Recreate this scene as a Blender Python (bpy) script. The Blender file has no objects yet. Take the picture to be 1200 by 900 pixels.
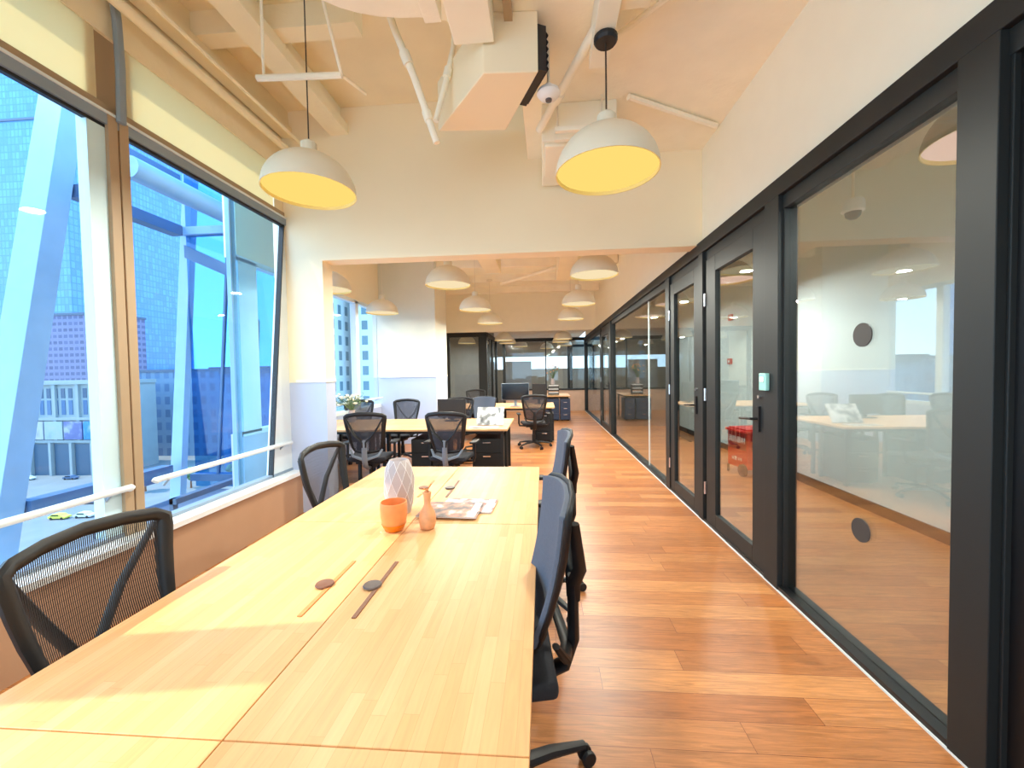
import bpy, bmesh, math, random
from mathutils import Vector, Matrix
PI = math.pi
rnd = random.Random(7)
COL = bpy.context.scene.collection

# ------------------------------------------------------------------ materials
def nodes(name):
    m = bpy.data.materials.new(name); m.use_nodes = True
    nt = m.node_tree; nt.nodes.clear()
    out = nt.nodes.new('ShaderNodeOutputMaterial')
    return m, nt, out
def N(nt, t, **kw):
    n = nt.nodes.new(t)
    for k, v in kw.items():
        if k in n.inputs.keys(): n.inputs[k].default_value = v
        else: setattr(n, k, v)
    return n
def rgba(c): return (c[0], c[1], c[2], 1.0)
def s2l(r, g, b):
    f = lambda v: (v/255/12.92) if v/255 <= .04045 else ((v/255+.055)/1.055)**2.4
    return (f(r), f(g), f(b))
def plain(name, col, rough=.5, metal=0, noise=.04, nscale=6, bump=0, bscale=60, spec=.5, coat=0):
    m, nt, out = nodes(name)
    b = N(nt, 'ShaderNodeBsdfPrincipled'); b.inputs['Roughness'].default_value = rough
    b.inputs['Metallic'].default_value = metal; b.inputs['Specular IOR Level'].default_value = spec
    b.inputs['Coat Weight'].default_value = coat
    tc = N(nt, 'ShaderNodeTexCoord'); nz = N(nt, 'ShaderNodeTexNoise'); nz.inputs['Scale'].default_value = nscale
    nt.links.new(tc.outputs['Object'], nz.inputs['Vector'])
    r = N(nt, 'ShaderNodeValToRGB')
    r.color_ramp.elements[0].position = .3; r.color_ramp.elements[1].position = .7
    r.color_ramp.elements[0].color = rgba([c*(1-noise) for c in col]); r.color_ramp.elements[1].color = rgba([min(1, c*(1+noise)) for c in col])
    nt.links.new(nz.outputs['Fac'], r.inputs['Fac']); nt.links.new(r.outputs['Color'], b.inputs['Base Color'])
    if bump:
        n2 = N(nt, 'ShaderNodeTexNoise'); n2.inputs['Scale'].default_value = bscale
        nt.links.new(tc.outputs['Object'], n2.inputs['Vector'])
        bp = N(nt, 'ShaderNodeBump'); bp.inputs['Strength'].default_value = bump; bp.inputs['Distance'].default_value = .01
        nt.links.new(n2.outputs['Fac'], bp.inputs['Height']); nt.links.new(bp.outputs['Normal'], b.inputs['Normal'])
    nt.links.new(b.outputs[0], out.inputs[0])
    return m
def emis(name, col, st):
    m, nt, out = nodes(name); e = N(nt, 'ShaderNodeEmission')
    e.inputs[0].default_value = rgba(col); e.inputs[1].default_value = st
    nt.links.new(e.outputs[0], out.inputs[0]); return m
def glass(name, tint=(1,1,1), f0=.04, top=1.0, rough=0.0):
    m, nt, out = nodes(name)
    t = N(nt, 'ShaderNodeBsdfTransparent'); t.inputs[0].default_value = rgba(tint)
    g = N(nt, 'ShaderNodeBsdfGlossy'); g.inputs['Roughness'].default_value = rough
    lw = N(nt, 'ShaderNodeLayerWeight'); lw.inputs['Blend'].default_value = .5
    p = N(nt, 'ShaderNodeMath', operation='POWER'); p.inputs[1].default_value = 5
    a = N(nt, 'ShaderNodeMath', operation='MULTIPLY_ADD', use_clamp=True); a.inputs[1].default_value = top-f0; a.inputs[2].default_value = f0
    mx = N(nt, 'ShaderNodeMixShader')
    nt.links.new(lw.outputs['Facing'], p.inputs[0]); nt.links.new(p.outputs[0], a.inputs[0]); nt.links.new(a.outputs[0], mx.inputs[0])
    nt.links.new(t.outputs[0], mx.inputs[1]); nt.links.new(g.outputs[0], mx.inputs[2])
    nt.links.new(mx.outputs[0], out.inputs[0]); return m
def translucent(name, col, frac=.5):
    m, nt, out = nodes(name)
    d = N(nt, 'ShaderNodeBsdfDiffuse'); d.inputs[0].default_value = rgba(col)
    t = N(nt, 'ShaderNodeBsdfTranslucent'); t.inputs[0].default_value = rgba(col)
    w = N(nt, 'ShaderNodeTexNoise'); w.inputs['Scale'].default_value = 200
    mx = N(nt, 'ShaderNodeMixShader'); mx.inputs[0].default_value = frac
    bp = N(nt, 'ShaderNodeBump'); bp.inputs['Strength'].default_value = .1
    nt.links.new(w.outputs[0], bp.inputs['Height']); nt.links.new(bp.outputs[0], d.inputs['Normal'])
    nt.links.new(d.outputs[0], mx.inputs[1]); nt.links.new(t.outputs[0], mx.inputs[2]); nt.links.new(mx.outputs[0], out.inputs[0])
    return m
def wood_blocks(name, cols, bw, bl, along='Y', rough=.35, grain=.35, mortar=(.2,.1,.04), msize=.0008, spec=.5, bumpy=.1, offs=.37):
    """planks or staves: length bl along the axis, width bw across"""
    m, nt, out = nodes(name); L = nt.links.new
    tc = N(nt, 'ShaderNodeTexCoord'); sp = N(nt, 'ShaderNodeSeparateXYZ'); L(tc.outputs['Object'], sp.inputs[0])
    cb = N(nt, 'ShaderNodeCombineXYZ')
    lo, wi = ('Y', 'X') if along == 'Y' else ('X', 'Y')
    L(sp.outputs[lo], cb.inputs['X']); L(sp.outputs[wi], cb.inputs['Y'])
    # row index -> random shift of the joints
    dv = N(nt, 'ShaderNodeMath', operation='DIVIDE'); dv.inputs[1].default_value = bw; L(sp.outputs[wi], dv.inputs[0])
    fl = N(nt, 'ShaderNodeMath', operation='FLOOR'); L(dv.outputs[0], fl.inputs[0])
    wn = N(nt, 'ShaderNodeTexWhiteNoise', noise_dimensions='1D'); L(fl.outputs[0], wn.inputs['W'])
    ml = N(nt, 'ShaderNodeMath', operation='MULTIPLY_ADD'); ml.inputs[1].default_value = bl; L(wn.outputs['Value'], ml.inputs[0]); L(sp.outputs[lo], ml.inputs[2])
    dl = N(nt, 'ShaderNodeMath', operation='DIVIDE'); dl.inputs[1].default_value = bl; L(ml.outputs[0], dl.inputs[0])
    f2 = N(nt, 'ShaderNodeMath', operation='FLOOR'); L(dl.outputs[0], f2.inputs[0])
    c2 = N(nt, 'ShaderNodeCombineXYZ'); L(fl.outputs[0], c2.inputs[0]); L(f2.outputs[0], c2.inputs[1])
    w2 = N(nt, 'ShaderNodeTexWhiteNoise', noise_dimensions='2D'); L(c2.outputs[0], w2.inputs['Vector'])
    ramp = N(nt, 'ShaderNodeValToRGB'); el = ramp.color_ramp.elements
    while len(el) < len(cols): el.new(.5)
    for i, c in enumerate(cols): el[i].position = i/(len(cols)-1); el[i].color = rgba(c)
    L(w2.outputs['Value'], ramp.inputs[0])
    # grain
    mp = N(nt, 'ShaderNodeMapping'); mp.inputs['Scale'].default_value = (1.2, 16, 1) if along == 'Y' else (1.2, 16, 1)
    ad = N(nt, 'ShaderNodeVectorMath', operation='MULTIPLY_ADD'); ad.inputs[1].default_value = (7, 7, 7)
    L(w2.outputs['Color'], ad.inputs[0]); L(cb.outputs[0], ad.inputs[2]); L(ad.outputs[0], mp.inputs[0])
    nz = N(nt, 'ShaderNodeTexNoise'); nz.inputs['Scale'].default_value = 3.5; nz.inputs['Detail'].default_value = 8; nz.inputs['Roughness'].default_value = .65; nz.inputs['Distortion'].default_value = 1.2
    L(mp.outputs[0], nz.inputs['Vector'])
    gr = N(nt, 'ShaderNodeMapRange'); gr.inputs['From Min'].default_value = .3; gr.inputs['From Max'].default_value = .7
    gr.inputs['To Min'].default_value = 1-grain; gr.inputs['To Max'].default_value = 1+grain*.5; L(nz.outputs['Fac'], gr.inputs['Value'])
    vm = N(nt, 'ShaderNodeVectorMath', operation='SCALE'); L(ramp.outputs[0], vm.inputs[0]); L(gr.outputs[0], vm.inputs['Scale'])
    # gaps between rows and joints
    def edge(v, size, total):
        fr = N(nt, 'ShaderNodeMath', operation='FRACT'); L(v, fr.inputs[0])
        sb = N(nt, 'ShaderNodeMath', operation='SUBTRACT'); sb.inputs[1].default_value = .5; L(fr.outputs[0], sb.inputs[0])
        ab = N(nt, 'ShaderNodeMath', operation='ABSOLUTE'); L(sb.outputs[0], ab.inputs[0])
        gt = N(nt, 'ShaderNodeMath', operation='GREATER_THAN'); gt.inputs[1].default_value = .5-size/total; L(ab.outputs[0], gt.inputs[0]); return gt.outputs[0]
    e1 = edge(dv.outputs[0], msize, bw); e2 = edge(dl.outputs[0], msize, bl)
    mxm = N(nt, 'ShaderNodeMath', operation='MAXIMUM'); L(e1, mxm.inputs[0]); L(e2, mxm.inputs[1])
    mc = N(nt, 'ShaderNodeMix', data_type='RGBA'); L(mxm.outputs[0], mc.inputs[0]); L(vm.outputs[0], mc.inputs[6]); mc.inputs[7].default_value = rgba(mortar)
    b = N(nt, 'ShaderNodeBsdfPrincipled'); b.inputs['Roughness'].default_value = rough; b.inputs['Specular IOR Level'].default_value = spec
    L(mc.outputs[2], b.inputs['Base Color'])
    bp = N(nt, 'ShaderNodeBump'); bp.inputs['Strength'].default_value = bumpy; bp.inputs['Distance'].default_value = .004
    L(nz.outputs['Fac'], bp.inputs['Height']); L(bp.outputs[0], b.inputs['Normal'])
    L(b.outputs[0], out.inputs[0]); return m
def mesh_fabric(name, col, pitch=.006, duty=.62):
    m, nt, out = nodes(name); L = nt.links.new
    tc = N(nt, 'ShaderNodeTexCoord'); sp = N(nt, 'ShaderNodeSeparateXYZ'); L(tc.outputs['Object'], sp.inputs[0])
    def st(o, p, d):
        a = N(nt, 'ShaderNodeMath', operation='DIVIDE'); a.inputs[1].default_value = p; L(o, a.inputs[0])
        f = N(nt, 'ShaderNodeMath', operation='FRACT'); L(a.outputs[0], f.inputs[0])
        g = N(nt, 'ShaderNodeMath', operation='LESS_THAN'); g.inputs[1].default_value = d; L(f.outputs[0], g.inputs[0]); return g.outputs[0]
    a = st(sp.outputs['X'], pitch, duty); c = st(sp.outputs['Z'], .02, .04)
    mx = N(nt, 'ShaderNodeMath', operation='MAXIMUM'); L(a, mx.inputs[0]); L(c, mx.inputs[1])
    b = N(nt, 'ShaderNodeBsdfPrincipled'); b.inputs['Base Color'].default_value = rgba(col); b.inputs['Roughness'].default_value = .7
    t = N(nt, 'ShaderNodeBsdfTransparent'); s = N(nt, 'ShaderNodeMixShader')
    L(mx.outputs[0], s.inputs[0]); L(t.outputs[0], s.inputs[1]); L(b.outputs[0], s.inputs[2]); L(s.outputs[0], out.inputs[0]); return m
def grid_facade(name, wall, win, px, pz, fx, fz, axis='X', rough=.4, off=0):
    """a building face: windows px apart and pz high, filling fx, fz of each cell"""
    m, nt, out = nodes(name); L = nt.links.new
    tc = N(nt, 'ShaderNodeTexCoord'); sp = N(nt, 'ShaderNodeSeparateXYZ'); L(tc.outputs['Object'], sp.inputs[0])
    def st(o, p, d):
        a = N(nt, 'ShaderNodeMath', operation='DIVIDE'); a.inputs[1].default_value = p; L(o, a.inputs[0])
        f = N(nt, 'ShaderNodeMath', operation='FRACT'); L(a.outputs[0], f.inputs[0])
        g = N(nt, 'ShaderNodeMath', operation='LESS_THAN'); g.inputs[1].default_value = d; L(f.outputs[0], g.inputs[0]); return g.outputs[0], a.outputs[0]
    sm = N(nt, 'ShaderNodeMath', operation='ADD'); L(sp.outputs['X'], sm.inputs[0]); L(sp.outputs['Y'], sm.inputs[1])
    a, ai = st(sm.outputs[0], px, fx); c, ci = st(sp.outputs['Z'], pz, fz)
    mu = N(nt, 'ShaderNodeMath', operation='MULTIPLY'); L(a, mu.inputs[0]); L(c, mu.inputs[1])
    fa = N(nt, 'ShaderNodeMath', operation='FLOOR'); L(ai, fa.inputs[0]); fc = N(nt, 'ShaderNodeMath', operation='FLOOR'); L(ci, fc.inputs[0])
    cc = N(nt, 'ShaderNodeCombineXYZ'); L(fa.outputs[0], cc.inputs[0]); L(fc.outputs[0], cc.inputs[1])
    wn = N(nt, 'ShaderNodeTexWhiteNoise', noise_dimensions='2D'); L(cc.outputs[0], wn.inputs['Vector'])
    mr = N(nt, 'ShaderNodeMapRange'); mr.inputs['To Min'].default_value = .85; mr.inputs['To Max'].default_value = 1.15; L(wn.outputs['Value'], mr.inputs['Value'])
    vs = N(nt, 'ShaderNodeVectorMath', operation='SCALE'); vs.inputs[0].default_value = win; L(mr.outputs[0], vs.inputs['Scale'])
    mc = N(nt, 'ShaderNodeMix', data_type='RGBA'); L(mu.outputs[0], mc.inputs[0]); mc.inputs[6].default_value = rgba(wall); L(vs.outputs[0], mc.inputs[7])
    b = N(nt, 'ShaderNodeBsdfPrincipled'); b.inputs['Roughness'].default_value = rough; L(mc.outputs[2], b.inputs['Base Color'])
    L(b.outputs[0], out.inputs[0]); return m
def picture(name, cols, scale=8, rough=.25):
    m, nt, out = nodes(name); L = nt.links.new
    tc = N(nt, 'ShaderNodeTexCoord'); v = N(nt, 'ShaderNodeTexVoronoi'); v.inputs['Scale'].default_value = scale
    n = N(nt, 'ShaderNodeTexNoise'); n.inputs['Scale'].default_value = scale*1.3; n.inputs['Detail'].default_value = 5
    L(tc.outputs['Object'], n.inputs['Vector']); L(n.outputs['Color'], v.inputs['Vector'])
    r = N(nt, 'ShaderNodeValToRGB'); el = r.color_ramp.elements
    while len(el) < len(cols): el.new(.5)
    for i, c in enumerate(cols): el[i].position = .3+.4*i/(len(cols)-1); el[i].color = rgba(c)
    L(n.outputs['Fac'], r.inputs[0]); b = N(nt, 'ShaderNodeBsdfPrincipled'); b.inputs['Roughness'].default_value = rough
    L(r.outputs[0], b.inputs['Base Color']); L(b.outputs[0], out.inputs[0]); return m

M = {}
M['paint'] = plain('cream_paint', s2l(250,235,203), .6, noise=.015, nscale=1.5, bump=.05, bscale=90)
M['white'] = plain('white_paint', s2l(250,245,226), .55, noise=.01, bump=.03)
M['ceil'] = plain('ceiling_paint', s2l(252,244,224), .75, noise=.03, nscale=4, bump=.25, bscale=25)
M['tan'] = plain('tan_paint', s2l(244,230,196), .75, noise=.03, nscale=3, bump=.2, bscale=25)
M['wainscot'] = plain('grey_blue_paint', s2l(188,198,222), .55, noise=.01)
M['colpaint'] = plain('column_paint', s2l(222,221,206), .6, noise=.01)
M['sill'] = plain('sill_stone', s2l(232,236,238), .35, noise=.02, nscale=20)
M['lowwall'] = plain('low_wall_paint', s2l(182,144,114), .6, noise=.02)
M['alu'] = plain('grey_aluminium', s2l(144,160,176), .4, .3, noise=.02)
M['aluw'] = plain('white_aluminium', s2l(225,235,238), .35, noise=.01)
M['jamb'] = plain('blue_white_jamb', s2l(208,238,248), .4, noise=.01)
M['beige'] = plain('beige_mullion', s2l(176,152,122), .45, noise=.02)
M['gasket'] = plain('black_gasket', (.012,.013,.016), .5)
M['black'] = plain('black_metal', s2l(36,38,38), .52, 0, noise=.03, spec=.35)
M['reveal'] = plain('deep_black_metal', s2l(14,14,16), .45)
M['plastic'] = plain('black_plastic', s2l(22,20,22), .5, noise=.04, bump=.04, bscale=300)
M['gplastic'] = plain('charcoal_plastic', s2l(74,76,86), .4, noise=.03)
M['lgrey'] = plain('light_grey_plastic', s2l(120,128,138), .4)
M['fabric'] = plain('slate_fabric', s2l(86,93,108), .85, noise=.06, nscale=120, bump=.15, bscale=500)
M['seat'] = plain('black_fabric', s2l(40,40,46), .9, noise=.08, nscale=100, bump=.2, bscale=400)
M['mesh'] = mesh_fabric('black_mesh', s2l(40,34,36))
M['meshg'] = mesh_fabric('grey_mesh', s2l(58,60,70), .006, .84)
M['rubber'] = plain('rubber', (.01,.01,.012), .6)
M['chrome'] = plain('chrome', (.7,.7,.72), .2, .9)
M['desk'] = wood_blocks('pale_wood_staves', [s2l(222,170,116), s2l(218,163,107), s2l(227,177,124), s2l(214,158,102), s2l(224,173,119)], .036, .45, 'Y', .42, .10, s2l(200,142,88), .0004, .3, .04)
M['deskx'] = wood_blocks('pale_wood_staves_across', [s2l(222,170,116), s2l(218,163,107), s2l(227,177,124), s2l(214,158,102)], .036, .45, 'X', .42, .10, s2l(200,142,88), .0004, .3, .04)
M['floor'] = wood_blocks('orange_oak_boards', [s2l(176,108,58), s2l(192,126,72), s2l(156,92,48), s2l(196,132,78), s2l(166,100,52), s2l(184,118,66)], .145, 1.3, 'X', .36, .4, s2l(110,56,28), .0012, .5, .12)
M['lamp'] = plain('lamp_cream', s2l(236,228,206), .45, noise=.01)
M['lampdark'] = plain('lamp_grey', s2l(120,114,100), .45, noise=.01)
M['cord'] = plain('cord', s2l(60,50,42), .6)
M['cordw'] = plain('cord_white', s2l(230,222,205), .6)
M['diff'] = emis('lamp_diffuser_yellow', s2l(255,220,118), .43)
M['diffp'] = emis('lamp_diffuser_pink', s2l(255,206,190), .56)
M['diffc'] = emis('lamp_diffuser_cream', s2l(255,232,186), .40)
M['wglass'] = glass('window_glass', (.985,.993,1), .012, .5)
M['tglass'] = glass('blue_tinted_glass', (.30,.58,.82), .05, .7)
M['tglass2'] = glass('pale_blue_glass', (.62,.86,.98), .04, .7)
M['iglass'] = glass('partition_glass', (.80,.85,.84), .18, .9)
M['iglass2'] = glass('grey_partition_glass', (.85,.87,.88), .05, .8)
M['blind'] = translucent('cream_roller_blind', s2l(250,240,208), .5)
M['ext'] = plain('blue_white_steel', s2l(140,176,210), .4, .1)
M['extb'] = plain('blue_steel', s2l(78,108,146), .45, .1)
M['extd'] = plain('grey_blue_ledge', s2l(78,96,120), .5)
M['terra'] = plain('terracotta_glaze', s2l(238,152,90), .3, noise=.12, nscale=14)
M['ceram'] = plain('white_ceramic', s2l(188,174,172), .5, noise=.02)
M['turned'] = plain('turned_wood', s2l(224,160,112), .5, noise=.1, nscale=30)
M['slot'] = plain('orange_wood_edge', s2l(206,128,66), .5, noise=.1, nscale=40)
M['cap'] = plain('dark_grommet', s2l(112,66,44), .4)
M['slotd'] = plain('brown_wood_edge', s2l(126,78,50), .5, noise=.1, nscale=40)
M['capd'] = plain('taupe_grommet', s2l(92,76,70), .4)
M['red'] = plain('red_paint', s2l(206,30,26), .4)
M['redd'] = plain('dark_red_paint', s2l(150,14,16), .4)
M['signw'] = plain('sign_white', s2l(240,240,240), .5)
M['navy'] = plain('navy_metal', s2l(40,52,78), .4)
M['screen'] = plain('dark_screen', (.006,.008,.012), .15)
M['paper'] = plain('paper', s2l(216,216,216), .5)
M['mag1'] = picture('magazine_cover_grey', [s2l(48,40,42), s2l(92,76,74), s2l(170,116,94), s2l(214,204,204)], 9, .5)
M['mag2'] = picture('magazine_cover_pink', [s2l(90,50,60), s2l(190,96,80), s2l(214,170,168), s2l(226,216,216)], 9, .5)
M['mag3'] = picture('magazine_pages', [s2l(56,56,58), s2l(120,120,120), s2l(196,196,196), s2l(222,222,222)], 9, .5)
M['leaf'] = plain('leaf', s2l(104,128,84), .6, noise=.2, nscale=30)
M['petal'] = plain('petal', s2l(244,236,210), .6)
M['petalo'] = plain('petal_orange', s2l(232,150,70), .6)
M['green'] = plain('mint_plastic', s2l(150,206,196), .4)
M['dot'] = plain('dark_dot_film', s2l(62,58,56), .6)
M['pinkw'] = plain('pink_beige_panel', s2l(200,164,140), .6)
M['darkend'] = plain('taupe_wall', s2l(104,96,86), .6)
M['endwall'] = plain('end_wall_beige', s2l(170,158,138), .6)
M['greyw'] = plain('dark_grey_wall', s2l(150,153,156), .7)
M['whitewall'] = plain('white_office_wall', s2l(222,234,236), .5, noise=.008)

# ------------------------------------------------------------------ geometry helpers
class MB:
    def __init__(s): s.bm = bmesh.new()
    def box(s, lo, hi, R=None, c=None):
        x0, y0, z0 = lo; x1, y1, z1 = hi
        P = [Vector(p) for p in ((x0,y0,z0),(x1,y0,z0),(x1,y1,z0),(x0,y1,z0),(x0,y0,z1),(x1,y0,z1),(x1,y1,z1),(x0,y1,z1))]
        if R is not None:
            o = Vector(c) if c is not None else Vector(((x0+x1)/2, (y0+y1)/2, (z0+z1)/2))
            P = [R @ (p-o) + o for p in P]
        v = [s.bm.verts.new(p) for p in P]
        for f in ((0,3,2,1),(4,5,6,7),(0,1,5,4),(1,2,6,5),(2,3,7,6),(3,0,4,7)): s.bm.faces.new([v[i] for i in f])
        return s
    def prism(s, pts, d):
        """pts: loop of 3D points, extruded along the vector d"""
        d = Vector(d); a = [s.bm.verts.new(Vector(p)) for p in pts]; b = [s.bm.verts.new(Vector(p)+d) for p in pts]
        n = len(pts); s.bm.faces.new(a[::-1]); s.bm.faces.new(b)
        for i in range(n): s.bm.faces.new((a[i], a[(i+1)%n], b[(i+1)%n], b[i]))
        return s
    def tube(s, pts, r, n=8, cap=True, flat=1.0, closed=False):
        P = [Vector(p) for p in pts]; K = len(P); rs = r if isinstance(r, (list, tuple)) else [r]*K
        rings = []; up = None
        for i, p in enumerate(P):
            if closed: t = (P[(i+1)%K]-P[i-1]).normalized()
            else: t = ((P[i+1]-p) if i < K-1 else (p-P[i-1])).normalized()
            if 0 < i < K-1 and not closed: t = ((P[i+1]-p).normalized()+(p-P[i-1]).normalized()).normalized()
            if up is None: up = Vector((0,0,1)) if abs(t.z) < .9 else Vector((0,1,0))
            u = t.cross(up).normalized(); w = u.cross(t).normalized(); up = w
            rings.append([s.bm.verts.new(p+u*math.cos(2*PI*k/n)*rs[i]+w*math.sin(2*PI*k/n)*rs[i]*flat) for k in range(n)])
        for i in range(K if closed else K-1):
            a, b = rings[i], rings[(i+1)%K]
            for k in range(n): s.bm.faces.new((a[k], a[(k+1)%n], b[(k+1)%n], b[k]))
        if cap and not closed: s.bm.faces.new(rings[0][::-1]); s.bm.faces.new(rings[-1])
        return s
    def cyl(s, a, b, r, n=16, r2=None): return s.tube([a, b], [r, r if r2 is None else r2], n)
    def lathe(s, prof, c=(0,0,0), n=32, R=None):
        rings = []; c = Vector(c)
        for (r, z) in prof:
            if r < 1e-6: rings.append([s.bm.verts.new(c+Vector((0,0,z)))])
            else: rings.append([s.bm.verts.new(c+Vector((r*math.cos(2*PI*k/n), r*math.sin(2*PI*k/n), z))) for k in range(n)])
        for a, b in zip(rings, rings[1:]):
            for k in range(n):
                if len(a) == 1 and len(b) > 1: s.bm.faces.new((a[0], b[k], b[(k+1)%n]))
                elif len(b) == 1 and len(a) > 1: s.bm.faces.new((a[k], b[0], a[(k+1)%n]))
                elif len(a) > 1: s.bm.faces.new((a[k], a[(k+1)%n], b[(k+1)%n], b[k]))
        return s
    def grid(s, f, nu, nv):
        V = [[s.bm.verts.new(Vector(f(i/nu, j/nv))) for j in range(nv+1)] for i in range(nu+1)]
        for i in range(nu):
            for j in range(nv): s.bm.faces.new((V[i][j], V[i+1][j], V[i+1][j+1], V[i][j+1]))
        return s
    def obj(s, name, mat, parent=None, bevel=0, smooth=False, solid=0, seg=2, normals=True):
        if normals: bmesh.ops.recalc_face_normals(s.bm, faces=s.bm.faces)
        me = bpy.data.meshes.new(name); s.bm.to_mesh(me); s.bm.free()
        if smooth:
            for p in me.polygons: p.use_smooth = True
        me.materials.append(mat if not isinstance(mat, str) else M[mat])
        o = bpy.data.objects.new(name, me); COL.objects.link(o)
        if parent: o.parent = parent
        if solid:
            q = o.modifiers.new('solid', 'SOLIDIFY'); q.thickness = solid; q.offset = 0
        if bevel:
            q = o.modifiers.new('bevel', 'BEVEL'); q.width = bevel; q.segments = seg; q.limit_method = 'ANGLE'; q.angle_limit = .6
        if smooth:
            q = o.modifiers.new('ws', 'WEIGHTED_NORMAL') if bevel else None
            me.set_sharp_from_angle(angle=.75)
        return o
def B(name, lo, hi, mat, parent=None, bevel=0, R=None): return MB().box(lo, hi, R).obj(name, mat, parent, bevel)
def tag(o, label=None, cat=None, group=None, kind=None):
    if label: o['label'] = label
    if cat: o['category'] = cat
    if group: o['group'] = group
    if kind: o['kind'] = kind
    return o
def thing(name, label, cat, loc=(0,0,0), rz=0, group=None):
    o = bpy.data.objects.new(name, None); COL.objects.link(o); o.empty_display_size = .1
    o.location = loc; o.rotation_euler = (0, 0, rz); return tag(o, label, cat, group)
def struct(o, label=None): return tag(o, label, None, None, 'structure')
def dup(root, loc, rz=0, label=None, group=None):
    def cp(o, par):
        c = o.copy(); COL.objects.link(c)
        if par: c.parent = par
        for ch in KIDS.get(o, None) or [x for x in o.children]: cp(ch, c)
        return c
    c = cp(root, None); c.location = loc; c.rotation_euler = (0, 0, rz)
    if label: c['label'] = label
    if group: c['group'] = group
    return c
KIDS = {}
def Rx(a): return Matrix.Rotation(a, 3, 'X')
def Ry(a): return Matrix.Rotation(a, 3, 'Y')
def Rz(a): return Matrix.Rotation(a, 3, 'Z')

# ------------------------------------------------------------------ camera (at the origin, 1.5 m up)
cy, sy = math.cos(-.07616), math.sin(-.07616); cp_, sp_ = math.cos(-.0304), math.sin(-.0304)
F = Vector((sy*cp_, cy*cp_, sp_)); rt = Vector((cy, -sy, 0)); up = rt.cross(F)
c_, s_ = math.cos(-.01671), math.sin(-.01671)
rt2 = c_*rt + s_*up; up2 = -s_*rt + c_*up
cd = bpy.data.cameras.new('camera'); cam = bpy.data.objects.new('camera', cd); COL.objects.link(cam)
cd.sensor_fit = 'HORIZONTAL'; cd.sensor_width = 36; cd.lens = 474.9/1200*36; cd.clip_end = 2000; cd.clip_start = .02
m4 = Matrix((rt2, up2, -F)).transposed().to_4x4(); m4.translation = (0, 0, 1.5); cam.matrix_world = m4
bpy.context.scene.camera = cam

# ================================================================== THE SETTING
GX = 1.58           # plane of the glass partition on the right
WX = -2.75          # plane of the near windows
BK = 4.2            # bulkhead and pillar plane
struct(B('floor', (-3.6,-4.2,-.12), (3.5,20.2,0), 'floor'))
# --- right: upper wall above the partition
struct(B('wall_right', (GX+.02,-4.2,2.73), (GX+.14,15.3,4.0), 'white'))
# the room behind the glass
struct(B('wall_far_right', (3.36,-4.2,0), (3.5,15.3,3.66), 'whitewall'))
struct(B('baseboard_right', (3.335,-4.2,0), (3.36,15.3,.10), 'black'))
struct(B('wall_meeting_room_end', (GX+.14,10.9,0), (3.36,11.0,3.66), 'darkend'))
# --- ceilings
def slab():
    pts = [(GX+.02,-4.2),(GX+.02,BK),(-.12,BK),(-.14,2.86),(-.3,2.78),(-.42,2.70),(-.5,2.6),(-.56,2.52),(-.66,2.49)]
    for t in range(9):
        a = t/8; pts.append((-.72-.62*math.sin(a*PI/2), 2.48-.36*(1-math.cos(a*PI/2))))
    pts += [(-1.36,1.7),(-1.36,-4.2)]
    return MB().prism([(x,y,3.66) for x,y in pts], (0,0,.3))
struct(slab().obj('ceiling', 'ceil'))
struct(B('ceiling_recess', (-3.0,-4.2,4.3), (1.7,BK,4.42), 'tan'))
struct(B('ceiling_far', (-3.6,BK+.2,3.9), (GX+.1,15.3,4.05), 'white'))
struct(B('ceiling_meeting_rooms', (GX+.14,-4.2,3.66), (3.36,10.9,3.76), 'paint'))
struct(B('ceiling_end', (-3.6,12.7,2.95), (GX+.02,20.2,3.05), 'ceil'))
# --- the bulkhead over the opening and its pillar
struct(B('wall_bulkhead', (-2.33,BK,2.72), (GX+.02,BK+.2,4.3), 'paint'))
struct(B('wall_pillar', (-2.87,BK,1.42), (-2.33,BK+.2,4.3), 'paint'))
struct(B('wall_pillar_base', (-2.87,BK,0), (-2.33,BK+.2,1.42), 'wainscot'))
struct(B('window_5', (-3.45,BK+.1,-.1), (-2.87,BK+.11,3.9), 'tglass2'))
struct(B('trim_corner_post', (-3.48,BK+.08,-.1), (-3.43,BK+.16,3.9), 'ext'))
struct(B('trim_1', (-2.66,BK-.012,1.42), (-2.32,BK+.2,1.45), 'white'))
struct(B('wall_column', (-3.6,8.4,1.42), (-2.24,9.4,3.9), 'colpaint'))
struct(B('wall_column_base', (-3.6,8.4,0), (-2.24,9.4,1.42), 'wainscot'))
struct(B('trim_2', (-3.45,8.385,1.42), (-2.235,9.4,1.45), 'white'))
struct(B('wall_bulkhead_far', (-3.6,12.5,2.74), (GX+.02,12.7,3.9), 'white'))
struct(B('wall_left_far', (-3.6,9.4,0), (-3.45,15.3,3.9), 'white'))
# --- back wall behind the camera; its unseen window band is added for frontal fill
struct(MB().box((-3.0,-4.2,0),(3.4,-4.08,.7)).box((-3.0,-4.2,3.1),(3.4,-4.08,4.3)).box((-3.0,-4.2,.7),(-2.6,-4.08,3.1)).box((1.3,-4.2,.7),(3.4,-4.08,3.1)).obj('wall_back', 'paint'))
wb = struct(MB().box((-2.6,-4.16,.7),(1.3,-4.15,3.1)).obj('window_9', 'wglass'))
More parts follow.
